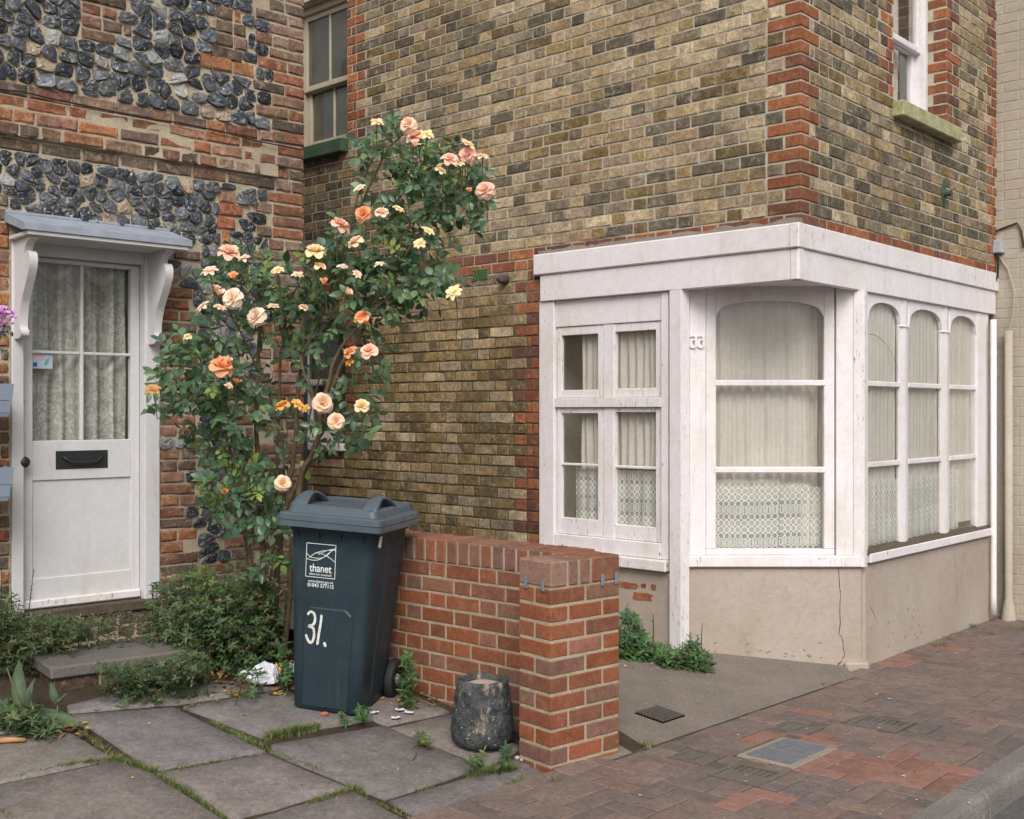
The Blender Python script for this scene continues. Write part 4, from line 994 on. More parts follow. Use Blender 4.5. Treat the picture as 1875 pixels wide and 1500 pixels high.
for p in pts:
    if any(o_[0] - .012 < p[0] < o_[1] + .012 and o_[2] - .012 < p[1] < o_[3] + .012 for o_ in obs): continue
    if D0 - .03 < p[0] < D1 + .03 and p[1] < DZ1 + .12: continue
    keep.append(p)
flints = Pieces()
for p in keep:
    x, z, sp = p; poly = [(x - .075, z - .055), (x + .075, z - .055), (x + .075, z + .055), (x - .075, z + .055)]
    for q in keep:
        if q is p: continue
        dx, dz = q[0] - x, q[1] - z; d2 = dx * dx + dz * dz
        if d2 < .05: L_ = math.sqrt(d2); poly = clip(poly, dx / L_, dz / L_, (dx * (x + q[0]) / 2 + dz * (z + q[1]) / 2) / L_ - ru(.001, .0035))
    for o_ in obs:
        if o_[0] - .15 < x < o_[1] + .15 and o_[2] - .15 < z < o_[3] + .15:
            gaps = [(o_[0] - x, 1, 0, o_[0] - .007), (x - o_[1], -1, 0, -o_[1] - .007), (o_[2] - z, 0, 1, o_[2] - .007), (z - o_[3], 0, -1, -o_[3] - .007)]
            g_ = max(gaps); poly = clip(poly, g_[1], g_[2], g_[3])
    poly = clip(poly, 0, -1, -(LZ(200, 432)[1] - .02)) if D0 - .05 < x < sL(330) and z > LZ(200, 440)[1] else poly
    if len(poly) < 3: continue
    ar = abs(sum(poly[i - 1][0] * poly[i][1] - poly[i][0] * poly[i - 1][1] for i in range(len(poly)))) / 2
    if ar < .0011: continue
    for _ in range(1 if rnd() < .5 else 2):                # round the corners
        poly = [pt for i in range(len(poly)) for pt in ((poly[i - 1][0] * .2 + poly[i][0] * .8, poly[i - 1][1] * .2 + poly[i][1] * .8), (poly[i][0] * .8 + poly[(i + 1) % len(poly)][0] * .2, poly[i][1] * .8 + poly[(i + 1) % len(poly)][1] * .2))]
    step = max(1, len(poly) // 12); poly = poly[::step]
    cx_ = sum(a for a, b in poly) / len(poly); cz_ = sum(b for a, b in poly) / len(poly)
    tx, tz = ru(-.35, .35), ru(-.4, .2); bul = ru(.008, .018); mb = MB(); rings = []
    col = vary(random.choice(FL), .3, .04)
    if rnd() < .03: col = vary(C(150, 132, 112), .1)
    elif rnd() < .08: col = vary(C(140, 140, 138), .1)
    for kk, hh in ((1, -.03), (1.0, .001), (.92, bul * .7), (.42, bul)):
        rings.append([WL.P(cx_ + (a - cx_) * kk * (1 + (ru(-.05, .05) if kk < 1 else 0)), cz_ + (b - cz_) * kk, hh + ((a - cx_) * tx + (b - cz_) * tz) * kk * (1 if hh > 0 else 0) + (ru(-.0045, .0045) if hh > .002 else 0)) for a, b in poly])
    mb.loft(rings, False, True, col)
    if rnd() < .55: rim = vary(random.choice([C(150, 146, 136), C(120, 118, 112), C(168, 160, 146)]), .1); nr = len(poly); mb.c = [(*rim[:3], col[3])] * (2 * nr) + mb.c[2 * nr:]
    flints.put(mb)
flints.finish('flint', 'flintwork', 'flint', cot, smooth=False)
# cable clipped along the band
m = MB(); cpts = [(-40, 160), (40, 168), (95, 181), (150, 192), (215, 206), (290, 220), (330, 225), (400, 240), (470, 258), (520, 268), (556, 275)]
m.tube([WL.P(*LZ(x, y, .05), .05) for x, y in cpts], .0045, 6); m.build('cable', 'cable', cot)
# --- door, frame, canopy
rec = -.055
def dd(name, px0, px1, py0, py1, d0, d1, mat='paint_door_shaded', par=None, c=.003):
    xm = (px0 + px1) / 2; ym = (py0 + py1) / 2
    ua, ub = sL(px0, d1), sL(px1, d1); za, zb = LZ(xm, py1, d1)[1], LZ(xm, py0, d1)[1]
    m = MB(); m.cbox(WL, ua, ub, za, zb, d0, d1, c); return m.build(name, mat, par)
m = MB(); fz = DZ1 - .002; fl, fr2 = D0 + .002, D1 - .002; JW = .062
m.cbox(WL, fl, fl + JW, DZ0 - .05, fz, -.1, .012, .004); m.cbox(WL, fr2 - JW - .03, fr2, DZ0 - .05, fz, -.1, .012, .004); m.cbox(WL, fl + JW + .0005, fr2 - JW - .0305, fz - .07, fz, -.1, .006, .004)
dfr = m.build('door_frame', 'paint_door_shaded', cot)
la, lb = fl + JW + .003, fr2 - JW - .033; lz0, lz1 = DZ0 + .004, fz - .073
gx0, gx1 = sL(60, rec), sL(240, rec); gz1 = LZ(150, 486, rec)[1]; gz0 = LZ(150, 806, rec)[1]; pz1 = LZ(150, 877, rec)[1]; pz0 = LZ(150, 1052, rec)[1]
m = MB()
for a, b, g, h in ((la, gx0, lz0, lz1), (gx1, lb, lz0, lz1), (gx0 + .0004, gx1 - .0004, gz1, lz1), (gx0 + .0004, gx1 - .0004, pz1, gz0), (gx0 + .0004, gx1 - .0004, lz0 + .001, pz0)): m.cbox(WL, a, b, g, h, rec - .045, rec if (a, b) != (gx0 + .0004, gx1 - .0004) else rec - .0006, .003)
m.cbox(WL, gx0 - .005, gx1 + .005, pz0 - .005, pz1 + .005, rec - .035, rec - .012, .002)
door = m.build('door', 'paint_door_shaded', cot)
um = sL(151, rec); zm = LZ(150, 647, rec)[1]
sub('glazing_bar', WL, um - .009, um + .009, gz0 + .001, gz1 - .001, rec - .03, rec - .004, par=door, mat='paint_door_shaded'); sub('glazing_bar', WL, gx0 + .001, um - .0095, zm - .008, zm + .008, rec - .03, rec - .005, par=door, mat='paint_door_shaded'); sub('glazing_bar', WL, um + .0095, gx1 - .001, zm - .008, zm + .008, rec - .03, rec - .005, par=door, mat='paint_door_shaded')
for a, b, g, h in ((gx0, um, zm, gz1), (um, gx1, zm, gz1), (gx0, um, gz0, zm), (um, gx1, gz0, zm)): sub('pane', WL, a, b, g, h, rec - .026, rec - .023, c=.0003, mat='glass', par=door)
sub('weather_board', WL, la + .005, lb - .002, lz0 + .001, lz0 + .05, rec + .0005, rec + .03, c=.008, par=door, mat='paint_worn')
cloth('lace_curtain', WL, gx0 - .01, gx1 + .01, gz0 - .02, gz1 + .02, rec - .085, 'lace_door', door, .026, .085, .15, 150, 51)
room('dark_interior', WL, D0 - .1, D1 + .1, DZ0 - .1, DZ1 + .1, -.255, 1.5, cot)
# letter plate
lpz0, lpz1 = LZ(150, 858, rec)[1], LZ(150, 825, rec)[1]; l0, l1 = sL(102, rec), sL(197, rec)
lp = sub('letter_plate', WL, l0, l1, lpz0, lpz1, rec - .003, rec + .005, par=door, mat='black_metal')
sub('flap', WL, l0 + .03, l1 - .03, lpz0 + .02, lpz1 - .022, rec + .0055, rec + .009, par=lp, mat='black_metal') if False else None
m = MB(); hp = []; 
for k in range(13): t_ = k / 12; hp.append(WL.P(l0 + .035 + (l1 - l0 - .07) * t_, lpz1 - .03 - .036 * (1 - abs(2 * t_ - 1) ** 4), rec + .012 + .014 * (1 - abs(2 * t_ - 1) ** 6)))
m.tube(hp, .0055, 8); m.build('letter_plate_pull', 'black_metal', door, True)
m = MB(); m.cbox(WL, l0 + .045, l1 - .045, lpz0 + .018, lpz1 - .032, rec + .0052, rec + .0075, .001); m.build('letter_flap', 'black_metal', door)
# knob, lock, keyhole, sticker
u, z = LZ(38, 846, rec); m = MB(); ax = WL.n
def lathe(mb, c, ax, prof, n=16, col=None):
    ax = Vector(ax).normalized(); a = ax.orthogonal().normalized(); b = ax.cross(a)
    mb.loft([[Vector(c) + ax * h + (a * math.cos(k * 6.2832 / n) + b * math.sin(k * 6.2832 / n)) * max(r_, .0005) for k in range(n)] for r_, h in prof], True, True, col)
lathe(m, WL.P(u, z, rec), ax, [(.026, 0), (.026, .004), (.011, .008), (.011, .03), (.022, .036), (.030, .048), (.030, .060), (.022, .070), (.006, .074)]); m.build('door_knob', 'black_metal', door, True)
MAT['brass'] = m_plain('old_brass', C(150, 136, 104), .4, .5, 60, .2, .2, 90, .7)
u, z = LZ(38, 735, rec); m = MB(); lathe(m, WL.P(u, z, rec), ax, [(.019, 0), (.019, .004), (.014, .006), (.010, .006), (.009, .003)]); m.build('cylinder_lock', 'brass', door, True)
u, z = LZ(31, 914, rec); sub('keyhole', WL, u - .003, u + .003, z - .01, z + .008, rec - .004, rec + .0006, c=.001, mat='slot', par=door)
MAT['sticker'] = m_plain('faded_sticker', C(178, 192, 204), .5); MAT['sticker_red'] = m_plain('sticker_pink', C(206, 168, 176), .5); MAT['sticker_blue'] = m_plain('sticker_blue', C(40, 84, 150), .5); MAT['sticker_teal'] = m_plain('sticker_teal', C(64, 150, 170), .5)
sx0, sx1 = sL(61, rec), sL(99, rec); sz0, sz1 = LZ(80, 675, rec)[1], LZ(80, 648, rec)[1]; dst = rec - .0225
stk = sub('window_sticker', WL, sx0, sx1, sz0, sz1, dst, dst + .0008, c=.0002, mat='sticker', par=door)
sub('sticker_band', WL, sx0 + .002, sx0 + .07, sz1 - .03, sz1 - .003, dst + .0009, dst + .0012, c=.0001, mat='sticker_red', par=door); sub('sticker_mark', WL, sx0 + .006, sx0 + .028, sz0 + .01, sz0 + .034, dst + .0009, dst + .0012, c=.0001, mat='sticker_blue', par=door)
m = MB(); cxm = sx1 - .028; czm = (sz0 + sz1) / 2
for k in range(3): m.ribbon([(cxm + math.cos(q * .52 + k) * (.006 + .005 * k), czm + math.sin(q * .52 + k * 2) * (.010 + .006 * k)) for q in range(9)], .004, WL.P, dst + .0012)
m.build('sticker_swirl', 'sticker_teal', door)
# threshold below the door
sub('threshold', WL, D0 + .004, D1 - .004, DZ0 - .058, DZ0 - .001, -.12, .03, c=.006, mat='wood_dark', par=dfr)
# canopy
c0, c1 = -.446, .478; cd_ = .30; czb = LZ(180, 408)[1]; czf = WL.pix(200, 428, cd_)[1]
m = MB(); th = .035
for (a, b) in ((c0, c1),):
    m.add([WL.P(u, z, d) for u in (a, b) for z, d in ((czb, 0), (czf + .012, cd_), (czf - .022, cd_), (czf - .022, cd_ - .03), (czb - .05, 0))], [(0, 1, 6, 5), (1, 2, 7, 6), (2, 3, 8, 7), (3, 4, 9, 8), (0, 5, 9, 4), (0, 4, 3, 2, 1), (5, 6, 7, 8, 9)])
can = m.build('canopy', 'lead', cot)
m = MB(); m.cbox(WL, c0 + .02, c1 - .02, czf - .045, czf - .0225, .01, cd_ - .012, .003); m.build('canopy_soffit', 'paint_door_shaded', can)
m = MB(); m.prism([(c0, czb - .004), (c1 + .0, czb - .004), (c1, czb + .008), (c0, czb + .010)], WL.P, .0, .02); m.build('lead_flashing', 'lead', can)
# scrolled brackets: profile in (d, z)
zb0 = czf - .046
def bracket(u0, u1):
    hgt = .60; pr = []
    raw = [(.20, -.022), (.165, -.045), (.145, -.085), (.152, -.088), (.186, -.072), (.216, -.085), (.228, -.115), (.222, -.155), (.195, -.205), (.15, -.27), (.11, -.33), (.088, -.39), (.08, -.44), (.082, -.468), (.10, -.482), (.102, -.505), (.085, -.52)]
    ctr = [(0, 0), (.235, 0), (.235, -.014)] + [(v.x, v.y) for v in spline([Vector((a, b, 0)) for a, b in raw], 4)] + [(.06, -.524), (0, -.524)]
    m = MB(); n = len(ctr)
    V = [WL.P(u, zb0 + z, .013 + d) for u in (u0, u1) for d, z in ctr]
    m.add(V, [tuple(range(n)), tuple(range(2 * n - 1, n - 1, -1))] + [(i, (i + 1) % n, n + (i + 1) % n, n + i) for i in range(n)]); return m.build('bracket', 'paint_door_shaded', can)
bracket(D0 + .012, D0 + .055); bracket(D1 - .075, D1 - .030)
# dark downpipe on the cottage corner
m = MB(); zt_ = 2.35; m.tube([WL.P(RIGHT + .03, z, -.06) for z in (.1, 1.0, 1.9, zt_)], .032, 10); m.build('downpipe', 'drain_dark', cot, True)

# doorstep
g1 = ground(93, 1268, z_terr); zslab = CAMZ - (1223 - HY) / FPX * g1.y
fl_ = Vector(((93 - CX) / FPX * g1.y, g1.y, 0)); Yr = (CAMZ - zslab) * FPX / (1184 - HY); fr_ = Vector(((388 - CX) / FPX * Yr, Yr, 0)); ud = (fr_ - fl_); Ls = ud.length; ud.normalize()
WS = Frame((fl_.x, fl_.y), (ud.x, ud.y), (ud.y, -ud.x))
step = thing('doorstep', 'grey concrete slab step on a low brick base in front of the cottage door', 'doorstep', (fl_.x, fl_.y, g1.z))
MAT['slab'] = m_ground('step_concrete', C(112, 106, 102), C(98, 94, 88), 140, .5, .25, C(150, 142, 130))
m = MB(); m.cbox(WS, 0, Ls, zslab - .062, zslab, -.44, 0, .010); m.build('slab', 'slab', step)
m = MB(); m.cbox(WS, .03, Ls - .03, g1.z - .1, zslab - .063, -.42, -.032, .003); m.build('base', 'mortar_old', step)
zb = g1.z + .004; x = .022
while x < Ls - .05: mb = MB(); brick(mb, WS, x, min(x + .21, Ls - .022), zb - .03, zslab - .067, -.022, -.08, vary(C(96, 76, 66), .1), .002, .005); mb.build('brick', 'old', step, True); x += .224
fr = Frame((*WS.P(.022, 0, -.022)[:2],), (-WS.n.x, -WS.n.y), (-WS.u.x, -WS.u.y))
for x in (.012, .215): mb = MB(); brick(mb, fr, x, x + .19, zb - .03, zslab - .067, .0, -.02, vary(C(84, 68, 60), .1), .002, .005); mb.build('brick', 'old', step, True)

# ------------------------------------------------------------------ low garden wall with pier
gw = thing('garden_wall', 'low red brick garden wall ending in a brick pier', 'wall', (*PIER, 0))
ZC = CAMZ - .745; ZT = CAMZ - .635; GR = [C(142, 86, 61), C(135, 80, 56), C(130, 81, 60), C(144, 90, 64), C(124, 82, 64), C(137, 83, 57)]
GB = [C(128, 94, 80), C(122, 90, 78), C(138, 96, 80)]
FP = Frame(PIER, UP, NP); FQ = Frame(PIER, (-NP[0], -NP[1]), (-UP[0], -UP[1]))      # pier: street face, cottage-side face
PW, PD = .412, .208; GLEN = 1.25; GTH = .215
m = MB()
m.cbox(FP, .004, PW - .004, -.2, ZC - .002, -PD + .004, -.004, .001)
m.cbox(FP, .005, PW - .005, ZC - .0015, ZT - .006, -PD + .005, -.003, .001)
m.cbox(WG, -.28, GLEN, -.2, ZC - .002, -GTH + .004, -.0035, .001)
m.cbox(WG, -.28, GLEN, ZC - .0015, ZT - .006, -GTH + .005, -.001, .001)
gm = m.build('mortar', 'mortar_gwall', gw)
gwp = Pieces()
def gcol(): return vary(random.choice(GR if rnd() < .8 else GB), .10, .03)
WGb = Frame((*WG.P(GLEN, 0, -GTH)[:2],), (-UG[0], -UG[1]), (-NG[0], -NG[1]))
for k in range(-1, 12):
    z1 = ZC - .010 - k * .075 if False else ZC - .008 - (k) * .075
    if k < 0: continue
    z0 = z1 - .0635
    # pier bricks shown on two faces
    if k % 2: boxes = [(0, .099, 0, PD), (.109, .303, 0, .1), (.109, .303, .109, PD), (.313, PW, 0, PD)]
    else: boxes = [(0, .2, 0, .099), (0, .2, .109, PD), (.2105, PW, 0, .099), (.2105, PW, .109, PD)]
    for a, b, e0, e1 in boxes:
        mb = MB(); mb.cbox(FP, a + ru(0, .0015), b - ru(0, .0015), z0 + ru(0, .0015), z1 - ru(0, .0015), -e1, -e0 + ru(-.001, .0012), .0035, gcol()); gwp.put(mb)
    # wall faces: Flemish bond
    for fr in (WG, WGb):
        mod = .3375; off = (k % 2) * .169 - .08; i = -2
        while off + i * mod < GLEN:
            x = off + i * mod
            for u0, u1 in ((x, x + .215), (x + .226, x + .3275)):
                lo, hi = (-.28, GLEN) if fr is WG else (0, GLEN - .05)
                u0, u1 = max(u0, lo), min(u1, hi)
                if u1 - u0 > .03: mb = MB(); brick(mb, fr, u0, u1, z0, z1, ru(-.0012, .0012), -.09, gcol(), .0011, .0035); gwp.put(mb)
            i += 1
gwp.finish('brick', 'brickwork', 'gwall', gw)
# brick-on-edge coping
cop = Pieces(); CPC = [C(136, 90, 72), C(128, 92, 78), C(142, 92, 72), C(120, 92, 80)]
x = -.28
while x < GLEN:
    mb = MB(); mb.cbox(WG, x + ru(0, .001), x + .0655, ZC + ru(0, .002), ZT + ru(-.002, .002), -GTH - .001, .004 + ru(-.001, .001), .005, vary(random.choice(CPC), .1, .03)); cop.put(mb); x += .0755
for a, b, e0, e1, cc in ((0, .095, 0, PD, C(150, 118, 104)), (.104, .160, 0, PD, C(122, 96, 84)), (.172, .232, 0, PD, C(128, 96, 82)), (.242, PW, 0, .1, C(134, 90, 72)), (.242, PW, .106, PD, C(134, 90, 72))):
    mb = MB(); mb.cbox(FP, a, b, ZC, ZT + ru(-.002, .002), -e1, -e0 + .003, .007, vary(cc, .06, .02)); cop.put(mb)
cop.finish('coping_brick', 'coping', 'gwall', gw)
for fr, uu in ((FQ, .045), (FQ, .155), (FP, .302), (FP, .388)):
    m = MB(); m.cbox(fr, uu - .010, uu + .010, ZC - .014, ZC + .034, .0038, .0068, .0008); m.cbox(fr, uu - .010, uu + .010, ZC - .017, ZC - .0142, -.03, .0068, .0008); m.build('metal_clip', 'zinc', gw)

# ------------------------------------------------------------------ wheelie bin
def m_bin(name, col, col2):
    n = NT(name, .42, .4); c = n.mix(n.ramp(n.noise(4, 5, .7), [(.3, 0), (.75, 1)]), col, col2)
    c = n.mix(n.math('MULTIPLY', n.ramp(n.noise(70, 5, .8), [(.60, 0), (.75, 1)]), .25), c, C(120, 124, 126))
    c = n.mix(n.math('MULTIPLY', n.ramp(n.noise(13, 6, .8, n.scale(n.co, (1, 1, .12))), [(.55, 0), (.75, 1)]), .16), c, C(112, 110, 104))
    return n.done(c, n.ramp(n.noise(14, 4), [(.3, .34), (.7, .6)]), n.bump(n.noise(260, 3), .25, .002))
MAT['bin'] = m_bin('slate_blue_plastic', C(33, 48, 55), C(38, 53, 60)); MAT['bin_lid'] = m_bin('bin_lid_plastic', C(70, 82, 92), C(82, 91, 98))  # lid plastic is paler, partly from sky reflection painted into its colour
MAT['rubber'] = m_plain('black_rubber', C(34, 35, 36), .7); MAT['print'] = m_plain('white_print', C(214, 218, 216), .6); MAT['brushpaint'] = m_plain('white_brush_paint', C(206, 206, 200), .6, .3, 40, .2, .5, 60)
gb = ground(594, 1306, z_terr)
bin_ = thing('wheelie_bin', 'slate blue wheelie bin with council crest and hand painted 31', 'bin', gb)
BM = Matrix.Translation(gb + Vector((0, 0, .004))) @ Matrix.Rotation(R(-15), 4, 'Z') @ Matrix.Rotation(R(3.4), 4, 'Y')
def bp(x, y, z): return BM @ Vector((x, y, z))
WB0, WB1, DB0, DB1, HB = .170, .222, .36, .46, .90       # half widths and depths at foot and rim
def bin_sec(z, grow=0):
    t_ = z / HB; return WB0 + (WB1 - WB0) * t_ + grow, 0 - .035 * t_ - grow, DB0 + .06 * t_ + grow
def rrect(hw, y0, y1, r_, z, n=5):
    pts = []
    for cx_, cy_, a0 in ((hw - r_, y1 - r_, 0), (-hw + r_, y1 - r_, 90), (-hw + r_, y0 + r_, 180), (hw - r_, y0 + r_, 270)):
        for k in range(n + 1): an = R(a0 + 90 * k / n); pts.append(bp(cx_ + r_ * math.cos(an), cy_ + r_ * math.sin(an), z))
    return pts
m = MB(); rings = []
for z, g_, r_ in ((0, -.012, .03), (.012, 0, .04), (.25, 0, .045), (.5, 0, .05), (.75, 0, .055), (.845, 0, .055), (.85, .010, .06), (.90, .012, .06)):
    hw, y0, y1 = bin_sec(z, g_); rings.append(rrect(hw, y0, y1, r_, z))
m.loft(rings); m.build('body', 'bin', bin_, True)
def bf(x, z, d=0):
    """point on the bin's front face"""
    return bp(x, bin_sec(z)[1] - d, z)
m = MB(); pr = [(-.115, .02), (.115, .02), (.125, .42), (.118, .47), (.09, .495), (-.09, .495), (-.118, .47), (-.125, .42)]
n = len(pr); m.add([bf(x, z, -.01) for x, z in pr] + [bf(x, z, .003) for x, z in pr] + [bf(x * .955, .26 + (z - .26) * .975, .007) for x, z in pr], [(i, (i + 1) % n, n + (i + 1) % n, n + i) for i in range(n)] + [(n + i, n + (i + 1) % n, 2 * n + (i + 1) % n, 2 * n + i) for i in range(n)] + [tuple(range(2 * n, 3 * n))]); m.build('front_panel', 'bin', bin_)
def bs(y, z, d=0): return bp(bin_sec(z)[0] + d, y, z)
m = MB(); pr = [(.12, .08), (.27, .06), (.31, .70), (.28, .74), (.15, .74), (.12, .70)]; n = len(pr)
m.add([bs(y, z, -.01) for y, z in pr] + [bs(y, z, .004) for y, z in pr] + [bs(.215 + (y - .215) * .9, .4 + (z - .4) * .97, .008) for y, z in pr], [(i, (i + 1) % n, n + (i + 1) % n, n + i) for i in range(n)] + [(n + i, n + (i + 1) % n, 2 * n + (i + 1) % n, 2 * n + i) for i in range(n)] + [tuple(range(2 * n, 3 * n))]); m.build('side_panel', 'bin', bin_)
for x in (-.17, -.06, .05, .16):
    m = MB(); m.add([bf(x + s_ * .003, z, d) for s_ in (-1, 1) for z, d in ((.845, 0), (.845, .02), (.80, 0))], [(0, 1, 2), (3, 5, 4), (0, 3, 4, 1), (1, 4, 5, 2), (2, 5, 3, 0)]); m.build('rim_gusset', 'bin', bin_)
# lid
LHW, LY0, LY1 = .262, -.085, .455
m = MB(); rings = []
for z, g_, r_ in ((.875, -.006, .03), (.873, 0, .03), (.898, .001, .03), (.9, -.005, .03), (.903, -.001, .03), (.928, -.002, .032), (.934, -.008, .03), (.936, -.035, .03), (.965, -.042, .035), (.975, -.055, .04), (.968, -.085, .05)):
    rings.append([p for p in rrect(LHW + g_, LY0 - g_, LY1 + g_ * .6, r_, z)])
m.loft(rings); lid = m.build('lid', 'bin_lid', bin_, False)
for sx in (-1, 1):
    m = MB(); rings = []; xo = sx * (LHW - .085)
    for k in range(15):
        t_ = k / 14; y = LY0 + .055 + .27 * t_; z = .955 + .062 * math.sin(math.pi * t_) ** .75; wv = .032 + .008 * math.cos(2 * math.pi * t_)
        rings.append([bp(xo + sx * a, y, z + b) for a, b in ((-wv, -.004), (-wv, .006), (-wv * .7, .010), (wv * .7, .010), (wv, .006), (wv, -.004))])
    m.loft(rings); m.build('lid_handle', 'bin_lid', lid, True)
m = MB(); m.tube([bp(-.20, LY1 + .012, .955), bp(.20, LY1 + .012, .955)], .014, 10); m.build('hinge_bar', 'bin_lid', bin_, True)
m = MB(); m.tube([bp(-.17, LY1 + .05, .93), bp(-.17, LY1 + .10, .94), bp(.17, LY1 + .10, .94), bp(.17, LY1 + .05, .93)], .014, 10); m.build('push_handle', 'bin', bin_, True)
for x in (-.20, .20):
    m = MB(); m.cbox(type('Q', (), {'P': staticmethod(lambda u, z, d: bp(u, d, z))}), x - .012, x + .012, .86, .965, LY1 - .03, LY1 + .025, .004); m.build('hinge_lug', 'bin', bin_)
for sx in (-1, 1):
    c = bp(sx * .205, .365, .10); ax = (BM.to_3x3() @ Vector((sx, 0, 0))); m = MB()
    lathe(m, c - ax * .024, ax, [(.03, 0), (.085, .0), (.098, .006), (.1, .014), (.1, .034), (.098, .042), (.086, .048), (.07, .046), (.066, .038), (.03, .036)], 28); wh = m.build('wheel', 'rubber', bin_, True)
    m = MB(); lathe(m, c + ax * .012, ax, [(.028, 0), (.026, .012), (.012, .018), (.004, .02)], 14); m.build('hub', 'grey_plastic', wh, True)
m = MB(); m.tube([bp(-.2, .365, .1), bp(.2, .365, .1)], .011, 8); m.build('axle', 'black_metal', bin_)
# printed crest and words on the front
def words(txt, cx_, cz_, width, height, name, bold=.0, fn=bf, d=.0012, mat='print', par=None, shear=0):
    cu = bpy.data.curves.new('txt', 'FONT'); cu.body = txt; cu.size = 1; cu.offset = bold; cu.align_x = 'LEFT'
    ob_ = bpy.data.objects.new('txt', cu); COL.objects.link(ob_); bpy.context.view_layer.update()
    me = bpy.data.meshes.new_from_object(ob_.evaluated_get(bpy.context.evaluated_depsgraph_get()))
    xs = [v.co.x for v in me.vertices]; x0, x1 = min(xs), max(xs)
    mb = MB(); mb.add([fn(cx_ + ((v.co.x - x0) / (x1 - x0) - .5) * width, cz_ + v.co.y * height, d) for v in me.vertices], [tuple(p.vertices) for p in me.polygons])
    bpy.data.objects.remove(ob_); bpy.data.curves.remove(cu); bpy.data.meshes.remove(me)
    return mb.build(name, mat, par)
lx, lz, lw, lh = -.048, .715, .148, .158
m = MB(); q = .0028
for a in (((-.5, -.5), (.5, -.5)), ((.5, -.5), (.5, .5)), ((.5, .5), (-.5, .5)), ((-.5, .5), (-.5, -.5))):
    m.ribbon([(lx + a[0][0] * lw, lz + a[0][1] * lh), (lx + a[1][0] * lw, lz + a[1][1] * lh)], q, bf, .0012)
def wave(pts, w_=.0028):
    P_ = [(lx + (x - .5) * lw, lz + (y - .5) * lh) for x, y in pts]; out = []
    for i in range(len(P_) - 1):
        p0, p1, p2, p3 = P_[max(i - 1, 0)], P_[i], P_[i + 1], P_[min(i + 2, len(P_) - 1)]
        for k in range(6):
            t_ = k / 6; out.append(tuple(.5 * (2 * p1[c] + (p2[c] - p0[c]) * t_ + (2 * p0[c] - 5 * p1[c] + 4 * p2[c] - p3[c]) * t_ ** 2 + (3 * p1[c] - p0[c] - 3 * p2[c] + p3[c]) * t_ ** 3) for c in (0, 1)))
    m.ribbon(out + [P_[-1]], w_, bf, .0013)
wave([(0, .70), (.12, .60), (.3, .57), (.5, .58), (.68, .66), (.8, .76)]); wave([(0, .53), (.2, .50), (.4, .52), (.6, .62), (.8, .78), (1, .92)]); wave([(.1, .56), (.25, .68), (.45, .77), (.65, .82), (1, .86)])
wave([(.42, .68), (.55, .76), (.75, .84), (1, .90)]); wave([(.3, .73), (.5, .72), (.75, .64), (1, .50)]); 
crest = m.build('crest', 'print', bin_)
words('thanet', lx, lz - .053, .112, .052, 'lettering', .012, par=bin_); words('district council', lx, lz - .070, .112, .0165, 'lettering', .006, par=bin_)
words('www.thanet.gov.uk', lx + .004, lz - .104, .128, .0175, 'lettering', .006, par=bin_); words('01843 577115', lx + .004, lz - .126, .132, .026, 'lettering', .012, par=bin_)
m = MB()
def stroke(P_, w_):
    out = []
    for i in range(len(P_) - 1):
        p0, p1, p2, p3 = P_[max(i - 1, 0)], P_[i], P_[i + 1], P_[min(i + 2, len(P_) - 1)]
        for k in range(6): t_ = k / 6; out.append(tuple(.5 * (2 * p1[c] + (p2[c] - p0[c]) * t_ + (2 * p0[c] - 5 * p1[c] + 4 * p2[c] - p3[c]) * t_ ** 2 + (3 * p1[c] - p0[c] - 3 * p2[c] + p3[c]) * t_ ** 3) for c in (0, 1)))
    out.append(P_[-1]); n_ = len(out); m.ribbon(out, [w_ * (.55 if i in (0, n_ - 1) else ru(.85, 1.1)) for i in range(n_)], bf, .0085)
stroke([(-.100, .455), (-.090, .470), (-.072, .468), (-.062, .445), (-.068, .415), (-.092, .402), (-.070, .395), (-.064, .365), (-.070, .335), (-.082, .325), (-.096, .338), (-.106, .362)], .0125)
stroke([(-.030, .462), (-.033, .42), (-.040, .37), (-.046, .318)], .0125); stroke([(-.013, .334), (-.006, .322), (-.008, .314)], .013)
m.build('painted_number', 'brushpaint', bin_, label='hand painted white figures 31')
m = MB(); m.add([bs(.01, .80, .002), bs(.05, .79, .002), bs(.055, .845, .002), bs(.025, .845, .002)], [(0, 1, 2, 3)]); m.build('label', 'print', bin_)

# ------------------------------------------------------------------ old stump-like planter pot
gp = ground(883, 1374, z_terr); gp = Vector((gp.x, gp.y + .07, z_terr(gp.x, gp.y + .07)))
N_ = NT('weathered_stoneware', .85, .25)
pc = N_.mix(N_.ramp(N_.noise(16, 6, .75), [(.38, 0), (.64, 1)]), C(40, 43, 45), C(92, 94, 94)); pc = N_.mix(N_.ramp(N_.noise(9, 5, .75, N_.scale(N_.co, (1.3, 1, .6))), [(.57, 0), (.66, 1)]), pc, C(150, 136, 120)); pc = N_.mix(N_.ramp(N_.noise(34, 4, .7), [(.64, 0), (.68, 1)]), pc, C(172, 166, 152))
pc = N_.mix(N_.math('MULTIPLY', N_.ramp(N_.noise(12, 4), [(.58, 0), (.7, 1)]), .6), pc, C(80, 84, 54))
MAT['pot'] = N_.done(pc, None, N_.bump(N_.math('ADD', N_.noise(18, 5, .7), N_.noise(70, 4)), .8, .012))
pot = thing('planter_pot', 'squat dark weathered stump-shaped pot in front of the brick pier', 'pot', gp)
m = MB(); rings = []; NP_ = 40
